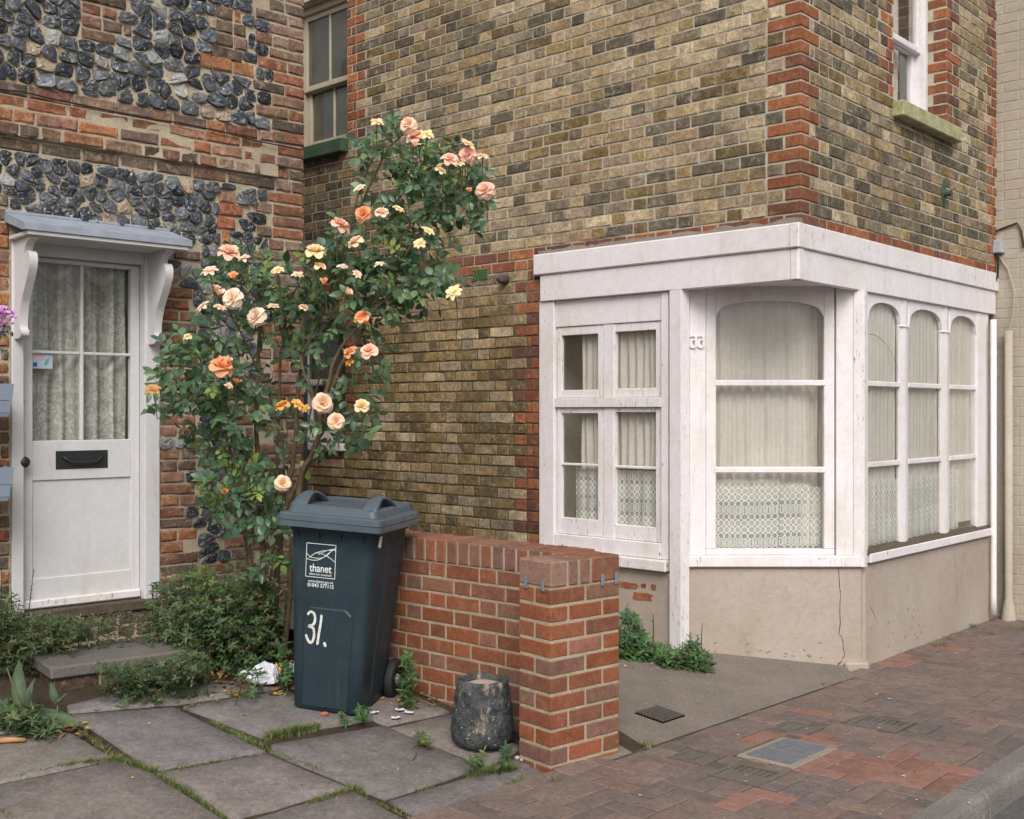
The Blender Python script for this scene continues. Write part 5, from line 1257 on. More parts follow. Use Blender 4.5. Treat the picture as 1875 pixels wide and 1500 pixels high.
for r_, h in ((.10, 0), (.122, .010), (.138, .035), (.140, .07), (.136, .13), (.130, .19), (.122, .24), (.116, .275), (.112, .29), (.104, .294), (.098, .288), (.096, .262)):
    ring = []
    for k in range(NP_):
        an = 6.2832 * k / NP_; d = Vector((math.cos(an), math.sin(an), 0)); nn = mnoise.noise(Vector((math.cos(an) * 1.6, math.sin(an) * 1.6, h * 7))); n2 = mnoise.noise(Vector((math.cos(an) * 4, math.sin(an) * 4, h * 16 + 5)))
        kn = .016 * math.exp(-((an - 5.15) ** 2) / .05 - ((h - .155) ** 2) / .0012)
        ring.append(gp + d * (r_ * (1 + .05 * nn + .025 * n2) + kn) + Vector((0, 0, h + .008 * nn * (h > .2))))
    rings.append(ring)
m.loft(rings, True, False); m.build('pot_body', 'pot', pot, True)
MAT['gravel'] = m_ground('pot_gravel', C(196, 180, 164), C(168, 152, 138), 200, .8, .3)
m = MB(); m.loft([[gp + Vector((math.cos(k * .3142) * .099 * s_, math.sin(k * .3142) * .099 * s_, h)) for k in range(20)] for s_, h in ((1, .26), (.6, .275), (.2, .28))], False, True); m.build('gravel_fill', 'gravel', pot, True)

# ------------------------------------------------------------------ grey slatted window boxes at the left edge
MAT['grey_paint'] = m_plain('blue_grey_paint', C(128, 140, 154), .55, .35, 8, .08, .15, 60); MAT['grey_dark'] = m_plain('box_shadow_gap', C(60, 66, 76), .8)
WW = Frame((*WL.P(0, 0)[:2],), UL, NL)
def winbox(yt, yb, label):
    off = .30; u1, zt_ = WL.pix(26, yt, off); _, zb_ = WL.pix(22, yb, off); u0 = u1 - .55
    t = thing('window_box', label, 'planter', WL.P(u1 - .3, zb_, .2), 'grey slatted planters by the door')
    n = 2; hh = (zt_ - zb_); top = zt_
    for k, (za, zb, ins) in enumerate(((zt_ - hh * .50, zt_, 0), (zt_ - hh * .88, zt_ - hh * .515, .012), (zb_, zt_ - hh * .895, .02))):
        m = MB(); m.add([WL.P(u, z, d) for z, i_ in ((za, ins + .008), (zb, ins)) for u, d in ((u0, .0), (u1 - i_, .0), (u1 - i_, off - i_ * .5), (u0, off - i_ * .5))], [(0, 1, 2, 3), (4, 7, 6, 5), (0, 4, 5, 1), (1, 5, 6, 2), (2, 6, 7, 3), (3, 7, 4, 0)]); m.build('slat', 'grey_paint', t)
    m = MB(); m.cbox(WL, u0 + .03, u1 - .04, zt_ + .0005, zt_ + .02, .05, off - .04, .004); m.build('compost', 'soil', t)
    return t
bx1 = winbox(703, 763, 'upper grey slatted planter at the left edge beside the door lock'); bx2 = winbox(856, 917, 'lower grey slatted planter at the left edge below the door knob')

# ------------------------------------------------------------------ plants
def m_leaf(name, src='attr', tone=1.0, rough=.4):
    n = NT(name, rough, .5)
    if src == 'attr': c = n.attr('Col').outputs['Color']
    else: oi = n.new('ShaderNodeObjectInfo'); c = oi.outputs['Color']
    c = n.mix(1, c, n.ramp(n.noise(40, 4, .6), [(.3, .75), (.7, 1.25)]), 'MULTIPLY')
    n.put(n.b.inputs['Base Color'], c)
    t = n.new('ShaderNodeBsdfTranslucent'); n.ln(n.mix(.5, c, (.25, .35, .05, 1)), t.inputs[0])
    mx = n.new('ShaderNodeMixShader'); mx.inputs[0].default_value = .18
    n.ln(n.b.outputs[0], mx.inputs[1]); n.ln(t.outputs[0], mx.inputs[2]); n.ln(mx.outputs[0], n.t.nodes['Material Output'].inputs[0])
    return n.m
MAT['leaf'] = m_leaf('leaf_green', rough=.55); MAT['leaf_obj'] = m_leaf('rose_leaf', 'obj', rough=.36); MAT['leaf_dry'] = m_leaf('dry_leaf', rough=.8)
MAT['bark'] = m_plain('rose_bark', C(98, 84, 66), .9, .2, 25, .35, .8, 70); MAT['stem_green'] = m_plain('green_stem', C(86, 98, 56), .6); MAT['stem_weed'] = m_plain('weed_stem', C(58, 62, 40), .7)
def leaf_geo(L, W, fold=.25, droop=.25, seg=4, tip=.8):
    V = []; Fc = []
    for i in range(seg + 1):
        t_ = i / seg; w_ = W / 2 * math.sin(math.pi * min(1, t_ ** tip * .985 + .015)) ** .8; x = L * t_; z = -droop * L * t_ * t_
        V += [(x, -w_, z + w_ * fold), (x, 0, z), (x, w_, z + w_ * fold)]
    for i in range(seg):
        a = i * 3; Fc += [(a, a + 1, a + 4, a + 3), (a + 1, a + 2, a + 5, a + 4)]
    return V, Fc
LG = [leaf_geo(1, w_, f_, d_) for w_, f_, d_ in ((.62, .25, .2), (.55, .35, .3), (.68, .15, .12), (.58, .3, .45))]
LGN = [leaf_geo(1, .26, .3, .25, 3), leaf_geo(1, .32, .25, .4, 3), leaf_geo(1, .22, .3, .1, 3)]
def basis(d, n):
    d = d.normalized(); y = n.cross(d)
    if y.length < .05: y = Vector((0, 1, 0)).cross(d) if abs(d.y) < .9 else Vector((1, 0, 0)).cross(d)
    y.normalize(); return d, y, d.cross(y)
def put_leaf(mb, p, d, n, L, geo, col):
    X, Y, Z = basis(d, n); mb.add([p + (X * a + Y * b + Z * c) * L for a, b, c in geo[0]], geo[1], col)
def rvec(s=1): return Vector((ru(-s, s), ru(-s, s), ru(-s, s)))
GREEN = [C(66, 92, 62), C(54, 80, 56), C(76, 104, 72), C(86, 114, 78), C(60, 90, 68), C(94, 120, 82)]
LIME = [C(118, 140, 66), C(104, 130, 70), C(136, 150, 76)]
def P3(px, py, Y): return Vector(((px - CX) / FPX * Y, Y, CAMZ - (py - HY) / FPX * Y))
# --- rose: canes rooted in the bed beside the cottage, crown leaning out in front of the brick wall
root = P3(492, 1200, 6.15); root.z = z_terr(root.x, root.y)
rose = thing('rose_bush', 'tall peach flowered climbing rose between the cottage door and the bin', 'shrub', root)
CANES = [
 ([(488, 1210, 6.15), (486, 1080, 6.15), (478, 960, 6.14), (468, 820, 6.1), (474, 680, 6.1), (480, 560, 6.05), (470, 510, 6.0)], .020, .006),
 ([(510, 1215, 6.2), (503, 1060, 6.2), (520, 940, 6.15), (556, 850, 6.1), (590, 770, 6.0), (612, 690, 5.95), (668, 590, 5.9), (720, 480, 5.85), (752, 400, 5.85)], .020, .006),
 ([(520, 1210, 6.1), (545, 900, 6.08), (580, 815, 6.0), (600, 720, 5.95), (628, 640, 5.9), (700, 560, 5.85), (770, 500, 5.8), (830, 530, 5.75)], .017, .004),
 ([(500, 1205, 6.25), (512, 1000, 6.2), (536, 850, 6.15), (545, 720, 6.1), (560, 640, 6.05), (610, 520, 6.0), (640, 420, 5.95), (700, 300, 5.9), (740, 240, 5.9)], .016, .004),
 ([(480, 1205, 6.1), (462, 1040, 6.08), (440, 900, 6.05), (420, 800, 6.0), (395, 720, 5.95), (350, 690, 5.9), (300, 715, 5.85)], .012, .004),
 ([(495, 1200, 6.2), (500, 1000, 6.2), (508, 820, 6.2), (520, 650, 6.15), (530, 560, 6.1), (570, 480, 6.05), (590, 455, 6.0)], .012, .004),
 ([(590, 770, 6.0), (560, 700, 6.0), (548, 640, 6.0), (556, 560, 6.0)], .012, .005),
 ([(700, 520, 5.85), (770, 430, 5.8), (800, 380, 5.8), (850, 330, 5.75), (868, 290, 5.75)], .008, .004),
 ([(640, 430, 5.95), (655, 350, 5.95), (690, 280, 5.9), (720, 270, 5.9)], .006, .003),
 ([(478, 960, 6.14), (440, 900, 6.1), (410, 845, 6.05), (430, 780, 6.0)], .008, .004), ([(474, 680, 6.1), (440, 600, 6.0), (405, 560, 5.95), (385, 560, 5.9)], .007, .003),
 ([(480, 560, 6.05), (430, 500, 6.0), (420, 470, 5.95)], .006, .003), ([(612, 690, 5.95), (650, 700, 5.9), (670, 650, 5.85)], .005, .003), ([(590, 770, 6.0), (620, 780, 5.9), (655, 745, 5.85)], .005, .003),
 ([(516, 1190, 6.3), (530, 1060, 6.3), (545, 930, 6.3), (560, 800, 6.25), (600, 640, 6.2)], .010, .004), ([(470, 1200, 6.2), (455, 1090, 6.2), (446, 960, 6.2), (430, 880, 6.15), (440, 840, 6.1)], .009, .003)]
for P_, r0, r1 in CANES:
    if P_[0][1] > 1150: q = P3(*P_[0]); q.z = z_terr(q.x, q.y) - .03; pp = [q]
    else: pp = [P3(*P_[0])]
    pp = spline(pp + [P3(*p) + Vector((ru(-.015, .015), 0, ru(-.01, .01))) for p in P_[1:]], 5); n = len(pp)
    pp = [p + rvec(.006) for p in pp]; pp[0] = pp[0]
    m = MB(); m.tube(pp, [r0 + (r1 - r0) * i / (n - 1) for i in range(n)], 7); m.build('cane', 'bark', rose, True)
tw = MB()
# foliage clouds in photo pixels: cx, cy, rx, ry, sprays, depth
CLOUD = [(715, 268, 46, 38, 26, 5.9), (760, 300, 55, 40, 30, 5.85), (700, 330, 40, 35, 16, 5.9), (820, 330, 62, 40, 34, 5.78), (845, 375, 40, 38, 26, 5.75), (775, 380, 50, 45, 26, 5.8), (830, 300, 30, 25, 10, 5.78), (800, 420, 34, 26, 10, 5.78),
 (660, 450, 55, 48, 34, 5.9), (740, 480, 65, 55, 46, 5.82), (700, 520, 80, 45, 46, 5.85), (780, 520, 50, 38, 26, 5.8), (610, 500, 50, 45, 28, 6.0), (640, 570, 55, 40, 24, 5.95), (720, 560, 40, 30, 14, 5.85), (745, 415, 45, 30, 16, 5.85),
 (450, 520, 62, 34, 36, 5.98), (530, 530, 60, 36, 32, 6.05), (420, 590, 52, 38, 24, 5.95), (500, 590, 50, 40, 20, 6.1), (560, 600, 40, 45, 16, 6.1), (460, 480, 45, 22, 12, 6.0),
 (370, 690, 70, 55, 50, 5.9), (420, 740, 62, 45, 36, 5.95), (320, 720, 40, 40, 22, 5.85), (400, 790, 55, 30, 22, 5.95), (350, 640, 40, 30, 14, 5.9), (450, 690, 36, 40, 14, 6.02), (440, 840, 34, 24, 14, 5.98),
 (430, 890, 50, 36, 34, 5.95), (462, 925, 40, 40, 24, 5.95), (395, 905, 24, 40, 10, 5.95), (510, 990, 22, 44, 14, 5.9), (470, 870, 34, 30, 14, 6.0), (490, 1040, 18, 24, 5, 5.95),
 (650, 720, 34, 36, 16, 5.88), (640, 780, 42, 34, 18, 5.88), (600, 800, 36, 26, 12, 5.95), (680, 660, 30, 24, 8, 5.86), (570, 690, 26, 34, 8, 6.05), (520, 770, 22, 30, 6, 6.1), (545, 830, 26, 18, 5, 6.0)]
BACK = Vector((.15, -.75, .65))
leaves = []
for cx_, cy_, rx, ry, n, Yc in CLOUD:
    for _ in range(int(n * 1.1)):
        a = ru(0, 6.283); r_ = math.sqrt(rnd()); px = cx_ + math.cos(a) * rx * r_; py = cy_ + math.sin(a) * ry * r_; p = P3(px, py, Yc + ru(-.16, .24))
        out = Vector((math.cos(a) * .6 + ru(-.4, .4), ru(-.9, .5), -math.sin(a) * .4 + ru(-.35, .35))); out.normalize()
        nrm = (BACK + rvec(.75)).normalized(); L_ = ru(.040, .068); side = out.cross(nrm).normalized()
        base = p - out * .03; tone = random.choice(LIME if (rnd() < .07 or (py > 830 and rnd() < .22)) else GREEN)
        tw.tube([base, p + out * L_ * 1.2], .0014, 4, False)
        for q, dr, sc in ((p + out * L_ * 1.15, out, 1.0), (p + out * L_ * .8, out * .5 + side, .92), (p + out * L_ * .75, out * .5 - side, .92), (p + out * L_ * .15, out * .35 + side, .78), (p + out * L_ * .1, out * .35 - side, .78)):
            if rnd() < .12: continue
            nn = (nrm + rvec(.35)).normalized(); leaves.append((q + rvec(.004), (dr + rvec(.25)), nn, L_ * sc * ru(.85, 1.12), random.randrange(4), vary(tone, .18, .06)))
tw.build('twigs', 'stem_green', rose, kind='stuff')
LM = []
for g_ in LG:
    me = bpy.data.meshes.new('leaf'); me.from_pydata(g_[0], [], g_[1]); me.materials.append(MAT['leaf_obj']); me.shade_smooth(); LM.append(me)
def seen(l):
    p, d, n, L_, g_, c = l; v = Vector((p.x, p.y, p.z - CAMZ)).normalized(); return L_ * abs(n.dot(v)) + (6.2 - p.y) * .06
leaves.sort(key=lambda l: -seen(l)); inv = base_of(rose).inverted()
for p, d, n, L_, g_, c in leaves[:300]:
    X, Y, Z = basis(d, n); o = bpy.data.objects.new('leaf', LM[g_]); COL.objects.link(o); o.parent = rose; o.matrix_parent_inverse = inv
    o.matrix_basis = Matrix(((X.x * L_, Y.x * L_, Z.x * L_, p.x), (X.y * L_, Y.y * L_, Z.y * L_, p.y), (X.z * L_, Y.z * L_, Z.z * L_, p.z), (0, 0, 0, 1))); o.color = (*c[:3], 1)
m = MB()
for p, d, n, L_, g_, c in leaves[300:]: put_leaf(m, p, d, n, L_, LG[g_], c)
m.build('foliage', 'leaf', rose, True, 'stuff')
# blooms: layered petals, tip and heart colours
NR = NT('rose_petal', .6, .2); at = NR.attr('Col'); oi = NR.new('ShaderNodeObjectInfo')
pcol = NR.mix(at.outputs['Alpha'], NR.mix(.4, oi.outputs['Color'], C(244, 196, 124)), oi.outputs['Color']); NR.put(NR.b.inputs['Base Color'], NR.mix(1, pcol, NR.ramp(NR.noise(8, 3), [(.3, .9), (.7, 1.08)]), 'MULTIPLY'))
tl = NR.new('ShaderNodeBsdfTranslucent'); NR.ln(pcol, tl.inputs[0]); mxs = NR.new('ShaderNodeMixShader'); mxs.inputs[0].default_value = .3; NR.ln(NR.b.outputs[0], mxs.inputs[1]); NR.ln(tl.outputs[0], mxs.inputs[2]); NR.ln(mxs.outputs[0], NR.t.nodes['Material Output'].inputs[0]); MAT['petal'] = NR.m
def bloom_mesh(kind, seed):
    r2 = random.Random(seed); V = []; Fc = []; Cc = []
    # layers: petals, start radius, length, width, opening angle from the axis (deg), curl
    if kind == 'full': layers = [(6, .10, .46, .50, 82, .35), (6, .09, .42, .46, 62, .25), (5, .07, .36, .40, 42, .1), (5, .05, .30, .32, 24, -.1), (4, .03, .24, .24, 10, -.3)]
    elif kind == 'cup': layers = [(6, .08, .50, .52, 66, .3), (5, .07, .42, .46, 45, .15), (5, .05, .36, .36, 25, -.05), (4, .03, .28, .26, 10, -.25)]
    elif kind == 'star': layers = [(7, .06, .48, .30, 84, -.25), (6, .05, .40, .26, 68, -.2), (5, .04, .26, .18, 40, 0)]
    else: layers = [(4, .04, .50, .34, 22, .2), (3, .03, .46, .28, 10, 0)]
    for li, (n, r0, L_, W_, op, cu) in enumerate(layers):
        for k in range(n):
            an = 6.2832 * (k + r2.uniform(-.15, .15)) / n + li * .6; o_ = R(op + r2.uniform(-12, 12)); ca, sa = math.cos(an), math.sin(an); base = len(V); LL = L_ * r2.uniform(.88, 1.12)
            for i in range(4):
                t_ = i / 3; ang = o_ * (.45 + .75 * t_) + cu * t_ * t_; rr = r0 + LL * t_ * math.sin(ang); zz_ = LL * t_ * math.cos(ang) - .03 * li * 0
                w_ = W_ * (.35 + .75 * math.sin(min(1, t_ * .80 + .12) * math.pi)) * .55
                for j in (-1, 0, 1):
                    cup_ = abs(j) * .06 * (1 if cu > 0 else .6); x = rr - cup_ * .4; y = j * w_; V.append((x * ca - y * sa, x * sa + y * ca, zz_ + cup_ + r2.uniform(-.012, .012) * t_)); Cc.append((1, 1, 1, min(1, .1 + t_ * 1.05)))
            for i in range(3):
                for j in range(2): a = base + i * 3 + j; Fc.append((a, a + 1, a + 4, a + 3))
    me = bpy.data.meshes.new('bloom'); me.from_pydata(V, [], Fc); at_ = me.color_attributes.new('Col', 'FLOAT_COLOR', 'POINT'); at_.data.foreach_set('color', [x for c in Cc for x in c]); me.materials.append(MAT['petal']); me.shade_smooth(); return me
BMS = {k: [bloom_mesh(k, i * 7 + len(k)) for i in range(3)] for k in ('full', 'cup', 'star', 'bud')}
CREAM, PEACH, PINK, ORA, YELO = C(255, 234, 214), C(255, 224, 198), C(252, 210, 190), C(246, 180, 134), C(254, 232, 186)
BLOOMS = [(692, 219, 30, 'star', YELO), (746, 221, 38, 'full', PEACH), (760, 244, 42, 'cup', PINK), (784, 242, 30, 'star', YELO), (858, 258, 34, 'star', YELO), (857, 277, 38, 'full', PINK), (825, 286, 34, 'cup', PINK), (884, 281, 30, 'star', PEACH), (887, 341, 42, 'full', PINK), (859, 348, 18, 'bud', ORA),
 (657, 340, 26, 'star', CREAM), (623, 405, 44, 'cup', PINK), (664, 387, 36, 'full', ORA), (698, 384, 30, 'cup', PEACH), (649, 438, 34, 'cup', PEACH), (577, 453, 44, 'cup', YELO), (785, 418, 28, 'star', YELO), (768, 441, 30, 'star', YELO), (694, 480, 22, 'star', CREAM), (830, 529, 36, 'star', YELO), (586, 483, 26, 'cup', YELO), (594, 515, 24, 'bud', ORA), (627, 484, 24, 'star', CREAM),
 (420, 455, 44, 'cup', PINK), (446, 468, 28, 'star', PEACH), (383, 490, 36, 'star', PEACH), (422, 540, 46, 'full', CREAM), (466, 574, 44, 'full', CREAM), (370, 555, 32, 'star', CREAM), (508, 490, 28, 'star', YELO), (428, 505, 30, 'bud', ORA), (396, 528, 26, 'bud', PINK), (500, 556, 26, 'star', CREAM), (662, 575, 34, 'cup', ORA), (672, 590, 24, 'bud', ORA),
 (408, 664, 50, 'cup', ORA), (675, 637, 38, 'cup', PINK), (640, 640, 32, 'cup', ORA), (279, 708, 34, 'star', C(206, 160, 104)), (592, 733, 44, 'full', PEACH), (615, 765, 38, 'full', PEACH), (663, 738, 34, 'cup', YELO), (516, 738, 32, 'cup', C(238, 180, 96)), (546, 735, 28, 'star', C(240, 190, 110)), (519, 881, 36, 'full', PEACH), (433, 698, 26, 'bud', ORA), (640, 660, 20, 'star', C(220, 160, 70)), (410, 900, 22, 'bud', C(190, 130, 50)), (558, 745, 22, 'star', C(236, 186, 110))]
for k in range(16):
    c_ = random.choice([c for c in CLOUD if c[1] < 700]); an = ru(2.6, 6.8); BLOOMS.append((c_[0] + math.cos(an) * c_[2] * .9, c_[1] + math.sin(an) * c_[3] * .9, ru(18, 30), random.choice(['star', 'cup', 'bud', 'star']), random.choice([CREAM, PEACH, YELO, PINK])))
def depth_at(px, py):
    b = min(CLOUD, key=lambda c: ((c[0] - px) / c[2]) ** 2 + ((c[1] - py) / c[3]) ** 2); return b[5] - .27
for i, (px, py, s_, kind, col) in enumerate(BLOOMS):
    Y = depth_at(px, py); p = P3(px, py + (s_ * .1), Y); sz = s_ / FPX * Y * (.86 if kind != 'bud' else .95)
    ax = Vector((ru(-.6, .6), -1 if kind in ('full', ) else ru(-.75, -.3), ru(.1, .6) if kind == 'full' else ru(.5, 1))).normalized(); q = ax.to_track_quat('Z', 'Y').to_matrix().to_4x4()
    o = bpy.data.objects.new('bloom', BMS[kind][i % 3]); COL.objects.link(o); o.parent = rose; o.matrix_parent_inverse = inv; o.matrix_basis = Matrix.Translation(p - ax * sz * .15) @ q @ Matrix.Rotation(ru(0, 6), 4, 'Z') @ Matrix.Scale(sz, 4); o.color = (*vary(col, .06, .02)[:3], 1)
    m = MB(); m.tube([p - ax * sz * .15, p - ax * sz * .5 + Vector((0, .02, -.03)), p - ax * sz * .6 + Vector((0, .06, -.12))], [.0035, .0028, .0025], 5); m.build('flower_stalk', 'stem_green', rose)
# --- other plants
def bushy(name, label, cat, clouds, zf, geo, lsize, cols, group=None, stems=14, up=.6, leafn=1.0, tall=()):
    """clouds: (px, py, rx, ry, n, Y) volumes filled with small leaves on stems that start at the ground"""
    c0 = clouds[0]; base = P3(c0[0], c0[1], c0[5]); base.z = zf(base.x, base.y)
    t = thing(name, label, cat, base, group); m = MB(); sm = MB()
    for cx_, cy_, rx, ry, n, Yc in clouds:
        for k in range(max(2, int(stems * rx * ry / 6000))):
            a = ru(0, 6.283); px, py = cx_ + math.cos(a) * rx * .8 * math.sqrt(rnd()), cy_ - ru(0, .7) * ry; tp = P3(px, py, Yc + ru(-.12, .12)); ft = Vector((tp.x + ru(-.06, .06), tp.y + ru(-.06, .06), 0)); ft.z = zf(ft.x, ft.y) - .02
            if tp.z < ft.z + .03: continue
            md = ft.lerp(tp, .5) + rvec(.02); sm.tube([ft, md, tp], [.0035, .0028, .0015], 5, False)
        for k in range(int(n * leafn * 1.6)):
            a = ru(0, 6.283); r_ = rnd() ** .45; p = P3(cx_ + math.cos(a) * rx * r_, cy_ + math.sin(a) * ry * r_, Yc + ru(-.16, .16))
            gz = zf(p.x, p.y)
            if rnd() < .55: p.z = gz + (p.z - gz) * rnd()
            if p.z < gz + .006: p.z = gz + ru(.006, .03)
            whorl = random.randint(3, 6); axis = Vector((ru(-.4, .4), ru(-.6, .1), up + ru(-.3, .4))).normalized(); o1 = axis.orthogonal().normalized(); o2 = axis.cross(o1); tone = random.choice(cols); a0 = ru(0, 6)
            for w_ in range(whorl):
                an = a0 + 6.283 * w_ / whorl; d = (o1 * math.cos(an) + o2 * math.sin(an) + axis * ru(.1, .7)).normalized(); put_leaf(m, p + axis * ru(-.012, .012), d, axis + rvec(.2), lsize * ru(.7, 1.25), random.choice(geo), vary(tone, .2, .06))
    for (bx, by, tx, ty, Y, n, ls) in tall:                    # upright spikes with leaves all the way up
        a_, b_ = P3(bx, by, Y), P3(tx, ty, Y - .02); a_.z = zf(a_.x, a_.y) - .01; sm.tube([a_, a_.lerp(b_, .5) + rvec(.008), b_], [.004, .003, .0015], 5, False)
        for k in range(n):
            f_ = .2 + .8 * k / n; q = a_.lerp(b_, f_); an = k * 2.4; d = Vector((math.cos(an), math.sin(an) * .8, .55)).normalized(); put_leaf(m, q, d, Vector((0, 0, 1)) + rvec(.2), ls * (1.15 - .6 * f_) * ru(.8, 1.2), random.choice(LGN), vary(random.choice(cols), .15, .05))
    m.build('foliage', 'leaf', t, True, 'stuff'); sm.build('stems', 'stem_weed', t, True, 'stuff'); return t
DK = [C(58, 76, 48), C(66, 86, 54), C(50, 66, 44), C(78, 98, 58), C(68, 82, 50), C(90, 104, 62), C(84, 76, 52)]
MID = [C(64, 96, 54), C(74, 106, 58), C(56, 86, 52), C(86, 118, 66), C(50, 78, 48)]
OLG = [C(92, 104, 58), C(78, 96, 56), C(104, 112, 64), C(70, 90, 54)]
SMALL = LGN + [leaf_geo(1, .42, .25, .3, 3)]
bushy('groundcover_shrub', 'dense dark green shrub spreading under the rose beside the doorstep', 'shrub', [(400, 1120, 60, 50, 260, 5.95), (350, 1085, 55, 40, 150, 6.05), (455, 1110, 50, 55, 170, 6.0), (430, 1060, 50, 35, 90, 6.05), (360, 1140, 60, 35, 160, 5.9), (440, 1160, 50, 30, 110, 5.85), (320, 1075, 36, 22, 60, 6.1), (500, 1110, 25, 60, 60, 6.1), (300, 1120, 30, 30, 60, 6.05)], z_terr, SMALL, .034, DK + MID[:2], stems=20)
bushy('feathery_weed', 'bright feathery green weed at the foot of the brick door jamb', 'weed', [(372, 1065, 22, 30, 60, 5.95)], z_terr, LGN, .03, [C(98, 118, 56), C(84, 108, 52)], stems=20, tall=[(360, 1110, 352, 1010, 6.0, 16, .03), (378, 1110, 376, 1030, 5.95, 14, .03)])
bushy('low_hedge', 'low dark green shrub along the left foot of the white door', 'shrub', [(60, 1155, 80, 32, 330, 5.75), (-20, 1150, 60, 44, 200, 5.7), (20, 1120, 30, 35, 80, 5.75), (120, 1150, 45, 24, 140, 5.85), (20, 1185, 50, 18, 110, 5.65), (-40, 1100, 40, 50, 90, 5.7)], z_terr, SMALL, .026, DK, stems=22, tall=[(40, 1130, 62, 1042, 5.7, 30, .032), (14, 1130, 12, 1070, 5.7, 22, .03), (2, 1130, 3, 1030, 5.7, 26, .028), (30, 1120, 20, 1075, 5.72, 18, .03)])
bushy('step_plant', 'trailing green plant growing against the front of the doorstep', 'plant', [(290, 1228, 75, 20, 260, 5.45), (230, 1232, 40, 14, 90, 5.4), (345, 1215, 40, 22, 110, 5.55), (190, 1225, 16, 8, 16, 5.38)], z_terr, SMALL, .026, DK + MID[2:3], stems=16)
bushy('sill_weed', 'small dark weed growing at the right corner of the door threshold', 'weed', [(285, 1085, 12, 14, 14, 6.2)], z_terr, SMALL, .035, DK, stems=10, tall=[(283, 1110, 278, 1066, 6.2, 9, .04)])
bushy('threshold_creeper', 'reddish green creeper straggling below the door threshold', 'plant', [(220, 1140, 70, 18, 120, 6.0), (160, 1150, 40, 16, 60, 5.95)], z_terr, SMALL, .026, DK + [C(92, 62, 48)], stems=12)
zp = z_pave
bushy('bay_weed', 'leafy green weed between the brick pier and the white post', 'weed', [(1160, 1185, 34, 30, 150, 6.72), (1200, 1205, 24, 14, 70, 6.72), (1150, 1150, 22, 30, 60, 6.75)], zp, SMALL, .040, MID, stems=16, tall=[(1160, 1200, 1162, 1122, 6.75, 34, .05), (1150, 1180, 1148, 1105, 6.78, 22, .035), (1194, 1200, 1196, 1125, 6.8, 26, .036), (1172, 1200, 1172, 1140, 6.75, 22, .045)])
bushy('bay_weed', 'leafy green weed at the right foot of the white post', 'weed', [(1265, 1205, 30, 26, 150, 6.62), (1225, 1212, 22, 14, 60, 6.62), (1285, 1218, 18, 12, 40, 6.6)], zp, SMALL, .040, MID + OLG[:2], stems=16, tall=[(1260, 1220, 1264, 1158, 6.62, 34, .05), (1276, 1220, 1278, 1162, 6.62, 30, .045), (1248, 1220, 1250, 1175, 6.62, 22, .045), (1285, 1215, 1286, 1140, 6.7, 6, .02), (1295, 1218, 1302, 1205, 6.62, 8, .03)])
bushy('bin_weed', 'sprig of green weed growing behind the bin wheel', 'weed', [(745, 1235, 14, 40, 40, 5.5)], z_terr, SMALL, .034, MID, stems=20, tall=[(742, 1270, 750, 1190, 5.5, 20, .04)])
bushy('bin_foot_weed', 'larger green sprig in front of the bin at its right corner', 'weed', [(661, 1308, 10, 12, 16, 5.26)], z_terr, SMALL, .034, MID, stems=30); bushy('bin_foot_weed', 'smaller green sprig in front of the bin, left of the larger one', 'weed', [(630, 1312, 7, 7, 8, 5.27)], z_terr, SMALL, .028, MID, stems=30)
bushy('pot_foot_weed', 'small green weed at the right foot of the dark pot', 'weed', [(926, 1378, 8, 8, 10, 4.84)], z_terr, SMALL, .03, MID, stems=30); bushy('flag_weed', 'green weed in the flagstone joint left of the dark pot', 'weed', [(772, 1357, 12, 5, 14, 4.98)], z_terr, SMALL, .026, OLG, stems=30); bushy('flag_weed', 'green weed on the flagstones in front of the dark pot', 'weed', [(876, 1396, 13, 8, 14, 4.76)], z_terr, SMALL, .028, OLG, stems=30)
bushy('litter_weed', 'pale green weed beside the white plastic bag', 'weed', [(518, 1190, 12, 14, 12, 5.72), (524, 1225, 8, 22, 14, 5.6), (460, 1236, 30, 8, 14, 5.5)], z_terr, SMALL, .034, MID, stems=14)
# broad-leaved dock in the left corner
t = thing('dock_weed', 'broad leaved dock weed in the bottom left corner', 'weed', ground(60, 1330, z_terr))
DOCK = leaf_geo(1, .27, .45, .45, 6, .75); DOCKS = leaf_geo(1, .34, .2, .05, 6, .75)
def dock_leaf(bx, by, tx, ty, Y0, Y1, L_, geo, col, up=Vector((0, -.6, .8))):
    a_, b_ = P3(bx, by, Y0), P3(tx, ty, Y1); a_.z = max(a_.z, z_terr(a_.x, a_.y) + .005); b_.z = max(b_.z, z_terr(b_.x, b_.y) + .012); m = MB(); d = b_ - a_; X, Y, Z = basis(d, up); LL = d.length
    m.add([a_ + X * x * LL + Y * y * LL * L_ + Z * (z + .12 * x) * LL for x, y, z in geo[0]], geo[1], vary(col, .1, .03)); m.build('leaf', 'leaf', t, True)
DC = [C(54, 76, 50), C(48, 68, 46), C(62, 84, 52)]
for args in ((40, 1300, 28, 1205, 5.1, 5.15, 1.0), (50, 1300, 55, 1245, 5.1, 5.1, 1.0), (104, 1290, 92, 1250, 5.1, 5.1, 1.3), (45, 1305, -10, 1330, 5.05, 4.95, 1.5), (60, 1310, 95, 1300, 5.1, 5.05, 1.6), (70, 1320, 160, 1318, 5.05, 5.0, 1.0), (60, 1325, 130, 1340, 5.0, 4.93, 1.1), (50, 1325, 85, 1352, 5.0, 4.9, 1.3), (40, 1320, 0, 1300, 5.1, 5.2, 1.4), (60, 1305, 140, 1302, 5.1, 5.12, .5), (40, 1320, 20, 1350, 5.0, 4.9, 1.3), (30, 1310, -30, 1290, 5.1, 5.1, 1.4)): dock_leaf(*args, DOCK, random.choice(DC))
m = MB()
